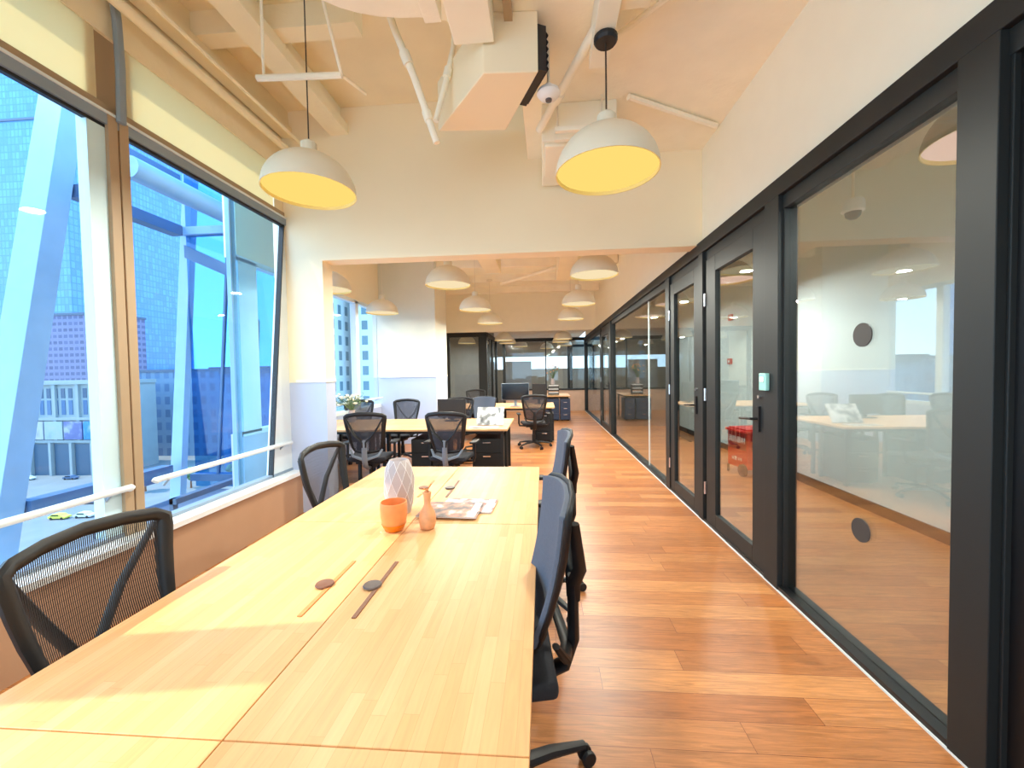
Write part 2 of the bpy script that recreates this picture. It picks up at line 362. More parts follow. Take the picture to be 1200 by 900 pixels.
# --- near window wall (left)
ZB, ZT = .48, 3.13
centers = [-2.75,-1.0,.74,2.48]
struct(B('wall_left_low', (-2.9,-4.2,0), (-2.63,BK,.43), 'lowwall'))
struct(B('trim_sill', (-2.84,-4.2,.43), (-2.60,BK,.47), 'sill'))
struct(B('trim_bottom_rail', (WX-.05,-4.2,.47), (WX+.02,BK,.495), 'alu'))
struct(B('trim_top_frame', (WX-.05,-4.2,3.105), (WX+.03,BK,3.17), 'alu'))
struct(B('trim_top_gasket', (WX-.02,-4.2,3.085), (WX+.012,BK,3.105), 'gasket'))
struct(B('trim_top_bead', (WX-.02,-4.2,3.17), (WX+.04,BK,3.186), 'aluw'))
struct(B('trim_blind_ledge', (WX-.02,-4.2,3.186), (WX+.015,BK,3.24), 'beige'))
struct(B('wall_left_high', (-2.95,-4.2,3.68), (-2.74,BK,4.3), 'tan'))
for i, c in enumerate(centers):
    struct(B('trim_jamb_%d' % (i+1), (WX-.06,c-.175,.47), (WX+.01,c-.07,3.105), 'jamb'))
    mb = MB().box((WX-.06,c-.07,.43),(WX+.035,c-.01,3.2)).box((WX-.06,c+.0,.43),(WX+.035,c+.06,3.2)).box((WX-.06,c-.02,.43),(WX+.02,c+.01,3.2))
    struct(mb.obj('trim_mullion_%d' % (i+1), 'beige', bevel=.004))
    struct(MB().tube([(WX+.05,c+.0,3.15),(WX+.06,c+.0,3.5),(WX+.05,c-.0,3.8),(WX+.02,c-.01,4.2)], .022, 8, flat=1.3).obj('trim_mullion_head_%d' % (i+1), 'alu', smooth=True))
edges = [-4.08]+centers+[None]
for i, c in enumerate(centers): struct(B('trim_blind_gap_%d' % (i+1), (WX-.06,c-.16,3.186), (WX-.015,c+.12,3.7), 'beige'))
struct(B('trim_blind_end', (WX-.06,4.06,3.24), (WX+.0,BK,3.76), 'tan'))
n = 1
for i in range(4):
    y0 = edges[i]+.07 if i else -4.08; y1 = edges[i+1]-.18
    struct(B('window_%d' % n, (WX-.015,y0,.49), (WX-.005,y1,3.09), 'wglass')); n += 1
    tag(B('roller_blind', (WX-.005,y0+.02,3.24), (WX+.0,y1+.08,3.68), 'blind'), ['cream roller blind behind the camera, end bay','cream roller blind behind the camera, second bay','cream roller blind in the bay beside the table end','cream roller blind above the left edge window'][i], 'roller blind', 'roller blinds of the near room')
# the last window: its right edge leans
pts = [(WX-.01,2.55,.49),(WX-.01,3.86,.49),(WX-.01,4.17,3.09),(WX-.01,2.55,3.09)]
struct(MB().prism(pts, (.01,0,0)).obj('window_4', 'wglass'))
struct(MB().prism([(WX-.03,3.86,.47),(WX-.03,3.875,.47),(WX-.03,4.185,3.12),(WX-.03,4.17,3.12)], (.05,0,0)).obj('trim_leaning_gasket', 'gasket'))
struct(MB().prism([(WX-.06,3.875,.43),(WX-.06,BK+.02,.43),(WX-.06,BK+.02,3.14),(WX-.06,4.185,3.14)], (.07,0,0)).obj('trim_leaning_panel', 'aluw'))
tag(B('roller_blind', (WX-.005,2.57,3.24), (WX+.0,4.04,3.68), 'blind'), 'cream roller blind glowing above the window nearest the pillar', 'roller blind', 'roller blinds of the near room')
# handrails
def rail(y0, y1, label):
    t = thing('handrail', label, 'handrail', (-2.70,0,0))
    MB().tube([(0,y0,.775),(0,y0+.01,.785),(0,y1-.01,.785),(0,y1,.775)], .023, 12).obj('rail', 'aluw', t, smooth=True)
    for y in (y0+.12, y1-.12): MB().cyl((0,y,.78),(-.055,y,.72),.010,8).obj('bracket', 'alu', t)
rail(2.60, 4.13, 'silver handrail across the window nearest the pillar')
rail(.86, 2.44, 'silver handrail across the window at the left edge')
# --- far window wall
struct(B('wall_left_sill', (-3.6,BK+.2,0), (-3.45,8.4,.83), 'wainscot'))
struct(B('wall_left_top', (-3.6,BK+.2,2.86), (-3.45,8.4,3.9), 'paint'))
struct(MB().box((-3.55,5.9,.83),(-3.44,6.02,2.86)).box((-3.55,7.3,.83),(-3.44,7.42,2.86)).box((-3.55,BK+.2,.83),(-3.44,4.7,2.86)).box((-3.55,4.4,2.82),(-3.44,8.4,2.88)).box((-3.55,4.4,.80),(-3.44,8.4,.86)).obj('trim_far_mullions', 'aluw'))
for k, (a, b) in enumerate([(4.7,5.9),(6.02,7.3),(7.42,8.4)]):
    struct(B('window_%d' % (6+k), (-3.51,a,.86), (-3.5,b,2.82), 'wglass'))
t = thing('handrail', 'silver handrail across the far window behind the flowers', 'handrail', (-3.38,0,0))
MB().tube([(0,4.8,1.0),(0,8.3,1.0)], .02, 10).obj('rail', 'aluw', t, smooth=True)
for y in (5.0,8.1): MB().cyl((0,y,1.0),(-.07,y,.95),.01,8).obj('bracket','alu',t)

# ------------------------------------------------------------------ right partition
FX0, FX1 = 1.545, 1.665
struct(MB().box((FX0,-4.2,2.62),(FX1,15.3,2.735)).box((FX0+.03,-4.2,2.53),(FX1,15.3,2.62)).obj('trim_header', 'black', bevel=.004))
struct(B('trim_floor_track', (FX0+.005,-4.2,0), (FX1,15.3,.035), 'reveal'))
struct(B('trim_floor_edge', (FX0-.002,-4.2,0), (FX0+.005,15.3,.010), 'aluw'))
def post(n, y0, y1, x0=FX0, x1=FX1):
    struct(MB().box((x0,y0,0),(x1,y1,2.62)).box((x0+.035,y0-.012,0),(x1,y0,2.6)).box((x0+.035,y1,0),(x1,y1+.012,2.6)).obj('trim_post_%d' % n, 'black', bevel=.003))
post(1, 1.515, 1.655); post(2, 2.80, 2.965); post(3, 4.06, 4.17); post(4, 5.10, 5.25); post(5, 9.40, 9.62); post(6, 11.0, 11.12); post(7, 15.16, 15.3); post(8, -.9, -.76); post(9, .42,.5)
struct(B('trim_dark_bay', (1.60,.5,0), (1.66,1.515,2.62), 'reveal'))
struct(B('window_10', (1.605,-.76,.035), (1.615,.42,2.53), 'iglass'))
struct(B('window_11', (1.605,1.667,.035), (1.615,2.79,2.54), 'iglass'))
struct(MB().box((1.605,5.26,.035),(1.615,6.30,2.54)).box((1.605,6.306,.035),(1.615,9.39,2.54)).obj('window_12', 'iglass'))
struct(B('trim_glass_seam', (1.603,6.298,.035), (1.617,6.308,2.54), 'aluw'))
struct(B('window_13', (1.605,11.13,.035), (1.615,15.15,2.54), 'iglass'))
for z in (1.655,.665):
    tag(MB().cyl((1.598,2.165,z),(1.6035,2.165,z),.06,28).obj('glass_dot_sticker','dot'), 'upper dark round manifestation dot on the nearest glass pane' if z > 1 else 'lower dark round manifestation dot on the nearest glass pane', 'sticker', 'dots on the nearest pane')
def door(n, y0, y1, sl, sr, glass_mat='iglass', lab=''):
    """y0 = near side; sl near stile width, sr far stile width"""
    d = MB().box((FX0+.012,y0,.02),(FX0+.06,y0+sl,2.52)).box((FX0+.012,y1-sr,.02),(FX0+.06,y1,2.52)).box((FX0+.012,y0+sl,2.38),(FX0+.06,y1-sr,2.52)).box((FX0+.012,y0+sl,.02),(FX0+.06,y1-sr,.16)).obj('door_%d' % n, 'black', bevel=.003)
    struct(d)
    B('pane', (FX0+.034,y0+sl,.16), (FX0+.040,y1-sr,2.38), glass_mat, d)
    for z in (.35,1.25,2.15): MB().cyl((FX0+.004,y1+.012,z-.06),(FX0+.004,y1+.012,z+.06),.011,10).obj('hinge','chrome',d,smooth=True)
    h = MB().box((FX0-.004,y0+.05,1.04),(FX0+.012,y0+.09,1.22)).tube([(FX0,y0+.07,1.13),(FX0-.05,y0+.07,1.13),(FX0-.055,y0+.11,1.13),(FX0-.055,y0+.22,1.12)],.010,8).obj('handle','plastic',d,bevel=.001)
    MB().cyl((FX0-.006,y0+.055,1.29),(FX0+.012,y0+.055,1.29),.014,14).obj('lock_cylinder','chrome',d)
    return d
door(1, 2.98, 4.00, .165, .20); door(2, 4.18, 5.09, .14, .14); door(3, 9.64, 10.98, .12, .12)
ac = thing('access_button', 'mint and white exit button box on the post by the door handle', 'exit button', (FX0-.001,2.935,1.40))
B('housing', (-.028,-.045,-.06), (0,.045,.06), 'green', ac, .006); B('button', (-.034,-.025,0), (-.028,.025,.035), 'signw', ac, .003)

# ------------------------------------------------------------------ the far end: glass fronts and the room behind
struct(MB().box((-1.5,15.22,2.62),(FX0,15.34,2.74)).box((-1.5,15.22,0),(-1.4,15.34,2.62)).box((-1.4,15.22,.78),(FX0,15.34,.84)).box((.1,15.24,.84),(.14,15.32,2.62)).obj('trim_end_frame', 'black'))
struct(B('wall_end_low', (-1.4,15.24,0), (FX0,15.32,.78), 'pinkw'))
struct(B('window_14', (-1.4,15.27,.84), (FX0,15.28,2.62), 'iglass2'))
struct(MB().box((-3.6,12.5,2.6),(-1.72,12.62,2.74)).box((-1.98,12.5,0),(-1.72,12.64,2.6)).box((-3.0,12.5,0),(-2.9,12.6,2.6)).box((-3.45,12.5,0),(-3.4,12.6,2.6)).obj('trim_booth_front', 'black', bevel=.004))
struct(B('window_15', (-3.4,12.55,0), (-1.98,12.56,2.6), 'iglass2'))
struct(MB().box((-1.78,12.64,2.6),(-1.70,15.22,2.74)).box((-1.78,13.9,0),(-1.70,14.0,2.6)).box((-1.78,15.1,0),(-1.70,15.22,2.6)).obj('trim_booth_side', 'black'))
struct(B('window_16', (-1.75,12.64,0), (-1.74,15.1,2.6), 'iglass2'))
struct(B('wall_booth_back', (-3.45,15.0,0), (-1.8,15.1,2.95), 'greyw'))
struct(MB().box((-3.6,20,0),(3.4,20.2,1.62)).box((-3.6,20,2.22),(3.4,20.2,2.95)).obj('wall_end', 'endwall'))
for k, (a, b) in enumerate([(-1.4,-.3),(-.25,.6),(.66,1.4),(1.5,2.3),(2.4,3.3)]): struct(B('window_%d' % (17+k), (a,20.1,1.62), (b,20.11,2.35), 'wglass'))
struct(MB().box((-1.75,18.0,0),(-.5,18.1,1.95)).obj('wall_end_partition', 'greyw'))
struct(MB().box((1.05,17.2,0),(1.25,17.4,2.6)).box((2.1,17.2,0),(2.25,17.4,2.6)).box((1.05,17.2,2.5),(3.3,17.4,2.6)).obj('trim_end_dark_frame', 'black'))
struct(B('wall_end_right', (3.36,15.3,0), (3.5,20.2,2.95), 'whitewall'))
struct(B('wall_end_left', (-3.6,15.3,0), (-3.45,20.2,2.95), 'whitewall'))
struct(MB().box((1.66,15.22,2.62),(3.36,15.34,3.0)).box((1.66,15.22,0),(3.36,15.34,.6)).obj('wall_end_return', 'greyw'))
# ------------------------------------------------------------------ ceiling services
for k, (x, w) in enumerate([(-2.72,.10),(-2.2,.20)]):
    struct(MB().box((x,-4.2,4.02),(x+w,BK,4.12)).box((x+w*.4,-4.2,4.12),(x+w*.6,BK,4.3)).obj('ceiling_beam_%d' % (k+1), 'tan'))
struct(B('ceiling_cross_beam', (-2.7,3.0,4.12), (-1.36,3.14,4.3), 'tan'))
for k, y in enumerate([5.6,7.2,8.6,10.0,11.4]): struct(B('ceiling_beam_%d' % (k+3), (-3.5,y,3.72), (GX,y+.16,3.9), 'ceil'))
tag(MB().tube([(-2.62,-4.0,3.85),(-2.62,BK,3.85)], .035, 10).tube([(-2.50,-4.0,3.93),(-2.50,BK,3.93)], .018, 8).obj('pipe_pair','tan',smooth=True), 'tan pipes running along the ceiling above the blinds', 'pipe')
tag(MB().tube([(-2.0,2.81,3.62),(-1.39,2.84,3.62)], .022, 8).tube([(-1.39,2.84,3.62),(-1.39,2.6,3.95),(-1.55,2.5,4.3)], .012, 8).tube([(-1.39,2.84,3.62),(-1.33,3.1,3.66)], .012, 8).tube([(-1.95,2.81,3.62),(-1.95,2.81,4.3)], .01, 8).obj('hanger_strut','ceil',smooth=True), 'cream horizontal hanger strut above the left dome lamp', 'pipe')
tag(MB().tube([(-1.08,2.66,4.2),(-.95,2.71,3.786),(-.84,2.753,3.506),(-.705,2.8,3.086)], .024, 10).tube([(-.90,2.73,3.66),(-.87,2.74,3.58)], .034, 10).tube([(-.77,2.78,3.29),(-.75,2.785,3.23)], .032, 10).obj('sprinkler_pipe','ceil',smooth=True), 'cream sloping sprinkler pipe, left arm of the V shape', 'pipe')
tag(MB().tube([(-.565,2.82,3.95),(-.578,2.82,3.74),(-.635,2.81,3.506),(-.70,2.76,3.21)], .019, 10).tube([(-.615,2.81,3.59),(-.63,2.81,3.53)], .028, 10).obj('sprinkler_pipe','ceil',smooth=True), 'cream sloping sprinkler pipe, right arm of the V shape', 'pipe')
t = tag(MB().prism([(-.75,3.03,3.30),(-.25,3.07,3.30),(.0,2.50,3.30),(-.33,2.48,3.30)], (0,0,.36)).obj('air_duct','paint',bevel=.006), 'cream square air duct hanging from the ceiling beside the black grille', 'duct')
# grille on the duct's end
g = thing('air_grille', 'black louvred grille on the side of the cream air duct', 'grille')
d0 = Vector((-.25,3.07,0)); d1 = Vector((.0,2.50,0)); dd = (d1-d0).normalized(); nn = Vector((-dd.y,dd.x,0)); nn = nn if nn.x > 0 else -nn
p = d0+dd*.26+nn*.008; q = d1-dd*.02+nn*.008
MB().prism([tuple(p+Vector((0,0,3.33))),tuple(q+Vector((0,0,3.33))),tuple(q+Vector((0,0,3.6))),tuple(p+Vector((0,0,3.6)))], tuple(nn*.055)).obj('frame','gasket',g)
for k in range(6):
    z = 3.36+k*.04; MB().prism([tuple(p+nn*.055+Vector((0,0,z))),tuple(q+nn*.055+Vector((0,0,z))),tuple(q+nn*.07+Vector((0,0,z-.015))),tuple(p+nn*.07+Vector((0,0,z-.015)))], (0,0,.006)).obj('slat','gasket',g)
tag(MB().box((-.50,1.2,3.46),(-.26,2.46,3.66)).obj('air_duct','white',bevel=.006), 'white straight duct running towards the camera above the table', 'duct')
tag(MB().box((-.66,1.2,3.55),(-.56,2.40,3.66)).obj('ceiling_trunking','ceil',bevel=.004), 'narrow cream trunking beside the white straight duct', 'trunking')
tag(MB().box((-.20,1.4,3.60),(-.15,2.75,3.66)).obj('ceiling_trunking','beige',bevel=.002), 'thin brown trunking strip on the ceiling', 'trunking')
tag(MB().box((.02,3.35,3.36),(.62,4.16,3.66)).box((.04,3.38,3.33),(.60,3.9,3.36)).obj('fan_coil_unit','white',bevel=.01), 'white boxed air unit on the ceiling behind the right dome lamp', 'air unit')
tag(MB().tube([(.0,3.3,3.42),(.45,2.35,3.62)], .03, 10).tube([(.12,3.05,3.48),(.15,2.98,3.49)], .042, 10).obj('water_pipe','white',smooth=True), 'white sloping water pipe beside the black canopy', 'pipe')
tag(MB().tube([(.34,2.81,3.60),(.81,2.38,3.62),(1.2,2.02,3.62)], .018, 8).obj('conduit_pipe','ceil',smooth=True), 'cream thin conduit running to the upper right', 'pipe')
tag(MB().tube([(.70,3.30,3.634),(1.54,3.76,3.634)], .024, 8).tube([(1.52,3.75,3.634),(1.55,3.765,3.634)], .026, 8).obj('conduit_pipe','ceil',smooth=True), 'cream conduit pipe ending near the right wall', 'pipe')
tag(MB().box((.33,1.9,3.472),(.45,2.75,3.66)).obj('cable_tray','white',bevel=.003), 'white cable tray carrying the black lamp canopy', 'tray')
tag(MB().box((.44,2.0,3.50),(.62,2.36,3.66)).cyl((.5,2.12,3.5),(.5,2.12,3.47),.03,12).obj('junction_box','paint',bevel=.004), 'cream junction box at the top edge of the ceiling', 'box')
t = thing('smoke_detector', 'white round detector hanging on a rod between the two near lamps', 'detector', (.065,2.75,3.33))
MB().cyl((0,0,.06),(0,0,.33),.010,8).obj('rod','cordw',t); MB().lathe([(0,.06),(.025,.06),(.03,.035),(.07,.022),(.078,0),(.06,-.022),(.03,-.035),(0,-.035)],n=20).obj('head','signw',t,smooth=True)
MB().lathe([(0,-.034),(.022,-.034),(.02,-.046),(0,-.048)],n=12).obj('sensor','gplastic',t)
t = thing('track_light', 'cream track with wire drop behind the right dome lamp', 'track light', (.14,3.17,3.32))
MB().box((-.02,-.02,0),(.42,.02,.035)).box((-.02,.10,0),(.42,.14,.035)).obj('track','ceil',t,.003); MB().cyl((0,0,.035),(0,0,.34),.006,6).obj('rod','cordw',t); MB().cyl((.35,.12,.035),(.35,.12,.34),.006,6).obj('rod','cordw',t)
t = thing('ceiling_camera', 'white dome camera hanging on a rod behind the nearest glass pane', 'camera', (2.6,3.63,2.8))
MB().cyl((0,0,.07),(0,0,.86),.012,8).obj('rod','cordw',t); MB().lathe([(0,.08),(.07,.08),(.08,.06),(.08,-.01),(.06,-.02),(0,-.02)],n=24).obj('housing','signw',t,smooth=True); MB().lathe([(.058,-.02),(.05,-.055),(.025,-.075),(0,-.08)],n=20).obj('lens_dome','gplastic',t,smooth=True)
# far ducts
for x, y0, y1, lab in ((-1.05,4.5,7.6,'cream duct above the left row of far lamps'),(.30,4.5,8.4,'cream duct above the right row of far lamps')):
    tag(MB().box((x,y0,3.35),(x+.3,y1,3.72)).obj('air_duct','tan',bevel=.01), lab, 'duct')
tag(MB().tube([(-.95,9.5,3.55),(.35,8.6,3.68)], .035, 8).obj('conduit_pipe','ceil',smooth=True), 'cream diagonal pipe below the far ceiling', 'pipe')
tag(MB().box((.9,10.6,3.2),(1.02,10.75,3.72)).tube([(.96,10.68,0.0+3.2),(.96,10.68,2.95)],.03,8).obj('drop_pipe','ceil'), 'cream drop pipe beside the right fascia wall', 'pipe')

# ------------------------------------------------------------------ pendant lamps
def lamp(name, label, shade, diff, ztop, loc, cordm='cord', canopy=True, group='dome pendant lamps', R=.30):
    t = thing(name, label, 'pendant lamp', loc, 0, group)
    H = R*.88
    prof = [(R,0)]+[(R*math.cos(a), H*math.sin(a)) for a in [i*PI/2/14 for i in range(1,13)]]+[(.055,H*1.0),(.055,H+.07),(.04,H+.085),(0,H+.085)]
    MB().lathe(prof, n=48).obj('lamp_shade', shade, t, smooth=True, normals=False)
    inner = [(R-.006,.0)]+[((R-.006)*math.cos(a), (H-.006)*math.sin(a)) for a in [i*PI/2/10 for i in range(1,10)]]+[(0,H-.008)]
    MB().lathe([(R,0)]+inner, n=48).obj('inner_shade', 'lampin', t, smooth=True, normals=False)
    MB().lathe([(0,.028),(R*.975,.022),(R*.975,.026),(0,.032)], n=40).obj('diffuser', diff, t)
    MB().cyl((0,0,H+.08),(0,0,ztop-loc[2]),.005,6).obj('cord', cordm, t)
    if canopy: MB().lathe([(0,0),(.07,0),(.07,-.02),(.06,-.035),(0,-.035)],(0,0,ztop-loc[2]),20).obj('canopy', 'gasket' if cordm=='cord' else 'lamp', t)
    return t
M['lampin'] = plain('lamp_inner_warm', s2l(250,226,150), .5)
L1 = lamp('pendant_lamp', 'left of the two near dome lamps, yellow glow, by the window', 'lamp', 'diff', 4.3, (-1.655,2.85,2.815), R=.315)
L2 = lamp('pendant_lamp', 'near dome lamp under a black round canopy, over the table right edge', 'lamp', 'diff', 3.47, (.40,2.5,2.675), R=.305)
dup(L1, (-1.655,-.6,2.815), 0, 'added unseen dome lamp behind the camera, fill on the window side'); dup(L2, (.40,-.9,2.675), 0, 'added unseen dome lamp behind the camera, fill on the aisle side')  # unseen pair added to lift the light on the near floor
LF = lamp('pendant_lamp', 'x', 'lamp', 'diffc', 3.72, (-1.25,5.4,2.67), 'cordw')
L3 = lamp('pendant_lamp', 'grey dome lamp with pink glow behind the nearest glass pane', 'lampdark', 'diffp', 3.66, (2.36,2.3,2.665), 'cordw', group='lamps behind the glass')
L4 = dup(L3, (2.42,5.5,2.63), 0, 'grey dome lamp seen through the first glass door')
for k, y in enumerate((7.9,9.6)): dup(L3, (2.45,y,2.72), 0, ['grey dome lamp behind the long glass pane, nearer one','grey dome lamp behind the long glass pane, farther one'][k])
KIDS = {}
ordn = ['nearest','second','third','fourth','farthest']
spots = []
for k, y in enumerate((5.4,7.6,9.75,13.2,14.6)): spots.append((-1.25 if k < 3 else -1.25, y, 2.67 if k < 3 else 2.62, '%s cream dome lamp of the left aisle row beyond the bulkhead' % ordn[k]))
for k, y in enumerate((5.2,7.4,9.5,13.2,14.6)): spots.append((.66, y, 2.69 if k < 3 else 2.62, '%s cream dome lamp of the row along the glass partition side' % ordn[k]))
for k, y in enumerate((5.4,7.6)): spots.append((-3.05 if k else -2.92, y, 2.66, ['cream dome lamp half hidden behind the pillar','cream dome lamp in front of the far window'][k]))
first = True
for x, y, z, lab in spots:
    if y > 12.7:
        if abs(x-.66) < .01 or True:
            pass
    if first: LF.location = (x,y,z); LF['label'] = lab; first = False; continue
    if y > 12.7 and 'LE' not in globals():
        LE = lamp('pendant_lamp', lab, 'lamp', 'diffc', 2.95, (x,y,z-.10), 'cordw', canopy=False); continue
    if y > 12.7: dup(LE, (x,y,z-.10), 0, lab)
    else: dup(LF, (x,y,z), 0, lab)
for x, y, l in ((-.9,16.6,'dome lamp added to brighten the room behind the far end glass, left'),(.9,16.6,'dome lamp added to brighten the room behind the far end glass, right'),(.2,18.4,'dome lamp added for brightness, deepest behind the far end glass')): dup(LE, (x,y,2.52), 0, l); spots.append((x,y,2.62,''))  # lamps added to brighten the far end room
dup(LE, (-2.6,13.9,2.5), 0, 'dome lamp added to light the dark framed booth at the far left'); spots.append((-2.6,13.9,2.6,''))  # lamp added so that the booth interior is lit
# lights of the lamps, the added ones included
def ptl(loc, power, col=(1,.86,.62), r=.2, name='lamp_light'):
    l = bpy.data.lights.new(name, 'AREA'); l.shape = 'DISK'; l.size = r*2; l.energy = power; l.color = col
    o = bpy.data.objects.new(name, l); COL.objects.link(o); o.location = loc; return o
LP = 33
for x, y, z, _ in spots: ptl((x,y,z-.01 if y < 12 else z-.13), LP*.12 if x < -2 and y < 12 else LP*.8 if y < 12 else LP*.25, (.98,1,.89), .06)
for x, y, z in ((-1.655,2.85,2.80),(.40,2.5,2.66),(-1.655,-.6,2.80),(.40,-.9,2.66)): ptl((x,y,z-.01), LP*.5, (.98,.99,.87), .06)
for x, y, z in ((2.36,2.3,2.65),(2.42,5.5,2.62),(2.45,7.9,2.7),(2.45,9.6,2.7)): ptl((x,y,z-.01), LP*(.8 if y < 7 else .3), (1,.97,.92), .06)

# ================================================================== TASK CHAIRS (forward = +Y)
def chair(name, label, style='mesh', lift=0.0, loc=(0,0,0), rz=0, group=None):
    t = thing(name, label, 'chair', loc, rz, group)
    S = .45+lift
    # backrest outline: z, half width, y (recline)
    def hw(u): return .165+.07*min(1, u*1.05)**.8
    zb, zt = S+.10, S+.53
    def yb(u, w): return -.20-.09*u-.035*(1-u)*u*2+.045*(w*w)
    def P(w, u):   # w -1..1, u 0..1
        h = hw(u); z = zb+(zt-zb)*u+(.028*(1-w*w) if u > .5 else 0)*((u-.5)*2)-(.02*(1-w*w)*(1-u) if u < .5 else 0)
        return Vector((w*h, yb(u, w), z))
    if style == 'pad':
        MB().grid(lambda a, b: P(a*2-1, b)+Vector((0,.012,0)), 14, 14).obj('backrest', 'fabric', t, smooth=True, solid=.022, bevel=.004)
    else:
        MB().grid(lambda a, b: P((a*2-1)*.97, .02+.96*b), 14, 14).obj('backrest_mesh', 'mesh' if style == 'mesh' else 'meshg', t, smooth=True)
    loop = [P(w, 1) for w in [-.88,-.5,0,.5,.88]]+[P(1,.97)]+[P(1,u) for u in (.9,.7,.5,.3,.1)]+[P(.9,0),P(.5,0),P(0,0),P(-.5,0),P(-.9,0)]+[P(-1,u) for u in (.1,.3,.5,.7,.9)]+[P(-1,.97)]
    rr = [.016]*5+[.018]+[.019,.018,.017,.015,.014]+[.012]*5+[.014,.015,.017,.018,.019]+[.018]
    if style == 'pad': rr = [q*.6 for q in rr]
    MB().tube([p-Vector((0,.004 if style == 'pad' else .006,0)) for p in loop], rr, 8, flat=1.5, closed=True).obj('backrest_frame', 'plastic', t, smooth=True)
    # V support behind and spine
    c0 = Vector((0,-.30,S+(.13 if style == 'mesh' else .22)))
    for sx in (-1,1):
        a = P(sx*.93,.93)-Vector((0,.02,0)); b = P(sx*.55,.5)-Vector((0,.055,0))
        MB().tube([a, b, c0+Vector((sx*.018,0,0)), c0+Vector((sx*.015,.0,-.06))], [.016,.022,.024,.022], 8, flat=.55).obj('back_support', 'plastic', t, smooth=True)
    MB().tube([c0+Vector((0,0,.02)), c0+Vector((0,.0,-.20)), (0,-.27,S-.07), (0,-.18,S-.115), (0,0,S-.115)], [.03,.034,.034,.03,.028], 10, flat=.6).obj('spine', 'lgrey' if style=='light' else 'plastic', t, smooth=True)
    MB().tube([(-.19,-.215,S+.12),(-.15,-.25,S+.05),(0,-.275,S+.0),(.15,-.25,S+.05),(.19,-.215,S+.12)], [.014,.02,.024,.02,.014], 8, flat=.7).obj('lower_bow', 'lgrey' if style=='light' else 'plastic', t, smooth=True)
    # seat
    def seat(a, b):
        x = (a*2-1); y = b
        rx = .245*(1-.10*(1-y)**2); yy = -.22+.46*y
        return Vector((x*rx, yy, S-.012-.02*max(0,(y-.8)/.2)**2+.012*x*x))
    MB().grid(seat, 12, 12).obj('seat', 'seat', t, smooth=True, solid=.05, bevel=.018, seg=3)
    MB().box((-.16,-.14,S-.075),(.16,.17,S-.04)).box((-.07,-.12,S-.13),(.07,.08,S-.07)).obj('mechanism', 'plastic', t, bevel=.01)
    MB().tube([(.07,.02,S-.10),(.22,.03,S-.10),(.25,.03,S-.095)], .007, 6).obj('lever', 'plastic', t)
    for sx in (-1,1):
        MB().tube([(sx*.14,-.03,S-.06),(sx*.275,-.03,S-.05),(sx*.29,-.03,S),(sx*.29,-.02,S+.17)], [.016,.018,.018,.016], 8).obj('arm', 'plastic', t, smooth=True)
        MB().box((sx*.29-.04,-.13,S+.17),(sx*.29+.04,.12,S+.195)).obj('armrest', 'plastic', t, bevel=.01)
    MB().cyl((0,-.05,.09),(0,-.05,S-.12),.026,14).cyl((0,-.05,.09),(0,-.05,.25),.034,14).obj('gas_column', 'plastic', t, smooth=True)
    for k in range(5):
        a = 2*PI*k/5-PI/2+.35; d = Vector((math.cos(a), math.sin(a), 0)); r = .335; BC = Vector((0,-.05,0))
        leg = MB().tube([BC+d*.02+Vector((0,0,.105)), BC+d*.18+Vector((0,0,.10)), BC+d*(r-.01)+Vector((0,0,.075))], [.03,.024,.017], 8, flat=.8).obj('leg', 'plastic', t, smooth=True)
        u = Vector((-d.y, d.x, 0))
        mb = MB()
        for s in (-1,1): mb.cyl(BC+d*r+u*s*.008+Vector((0,0,.029)), BC+d*r+u*s*.026+Vector((0,0,.029)), .028, 14)
        mb.cyl(BC+d*r+Vector((0,0,.03)), BC+d*r+Vector((0,0,.075)), .008, 8)
        mb.obj('caster', 'rubber', leg, bevel=.003)
    return t
CH = 'task chairs'
chair('task_chair', 'black mesh task chair at left end of the near table, V shaped back brace', 'mesh', 0, (-1.21,1.20,0), -PI/2, 'black chairs on the window side of the near table')
chair('task_chair', 'black mesh chair by the pillar on the window side of the near table', 'mesh', 0, (-1.27,2.66,0), -PI/2-.06, 'black chairs on the window side of the near table')
chair('task_chair', 'slate grey backed chair nearest the camera on the aisle side', 'pad', .10, (-.205,1.37,0), PI/2+.10, 'slate backed chairs on the aisle side of the near table')
chair('task_chair', 'slate grey backed chair on the aisle side, behind the nearest one', 'pad', .10, (-.115,2.62,0), PI/2+.05, 'slate backed chairs on the aisle side of the near table')
c1 = chair('task_chair', 'mesh chair with its back to the camera beside the pillar, at the second desk row', 'light', .02, (-2.16,4.93,0), .12, 'mesh chairs in front of the second desk row')
dup(c1, (-1.13,4.93,0), -.08, 'light-braced mesh chair with its back to the camera, centre front of the second desk row')
dup(c1, (-2.45,6.80,0), PI-.1, 'grey mesh chair behind the second desk row, in front of the sunlit white column', 'chairs behind the second desk row')
dup(c1, (-3.2,6.75,0), PI+.3, 'grey mesh chair behind the flowers by the far window', 'chairs behind the second desk row')
c2 = chair('task_chair', 'black chair facing the camera behind the second desk row', 'mesh', .03, (-1.50,7.0,0), PI, 'chairs behind the second desk row')
c3 = chair('task_chair', 'navy grey padded chair behind the second desk row, left of the magazines', 'pad', .02, (-1.18,7.5,0), PI-.2, 'chairs behind the second desk row')
c4 = chair('task_chair', 'charcoal chair with its back to the camera at the monitor desk by the aisle', 'dark', .03, (-.20,8.05,0), .12, 'chairs of the third desk row')
dup(c2, (-1.75,10.2,0), PI, 'black chair beyond the third desk row, near the dark booth', 'chairs of the third desk row')

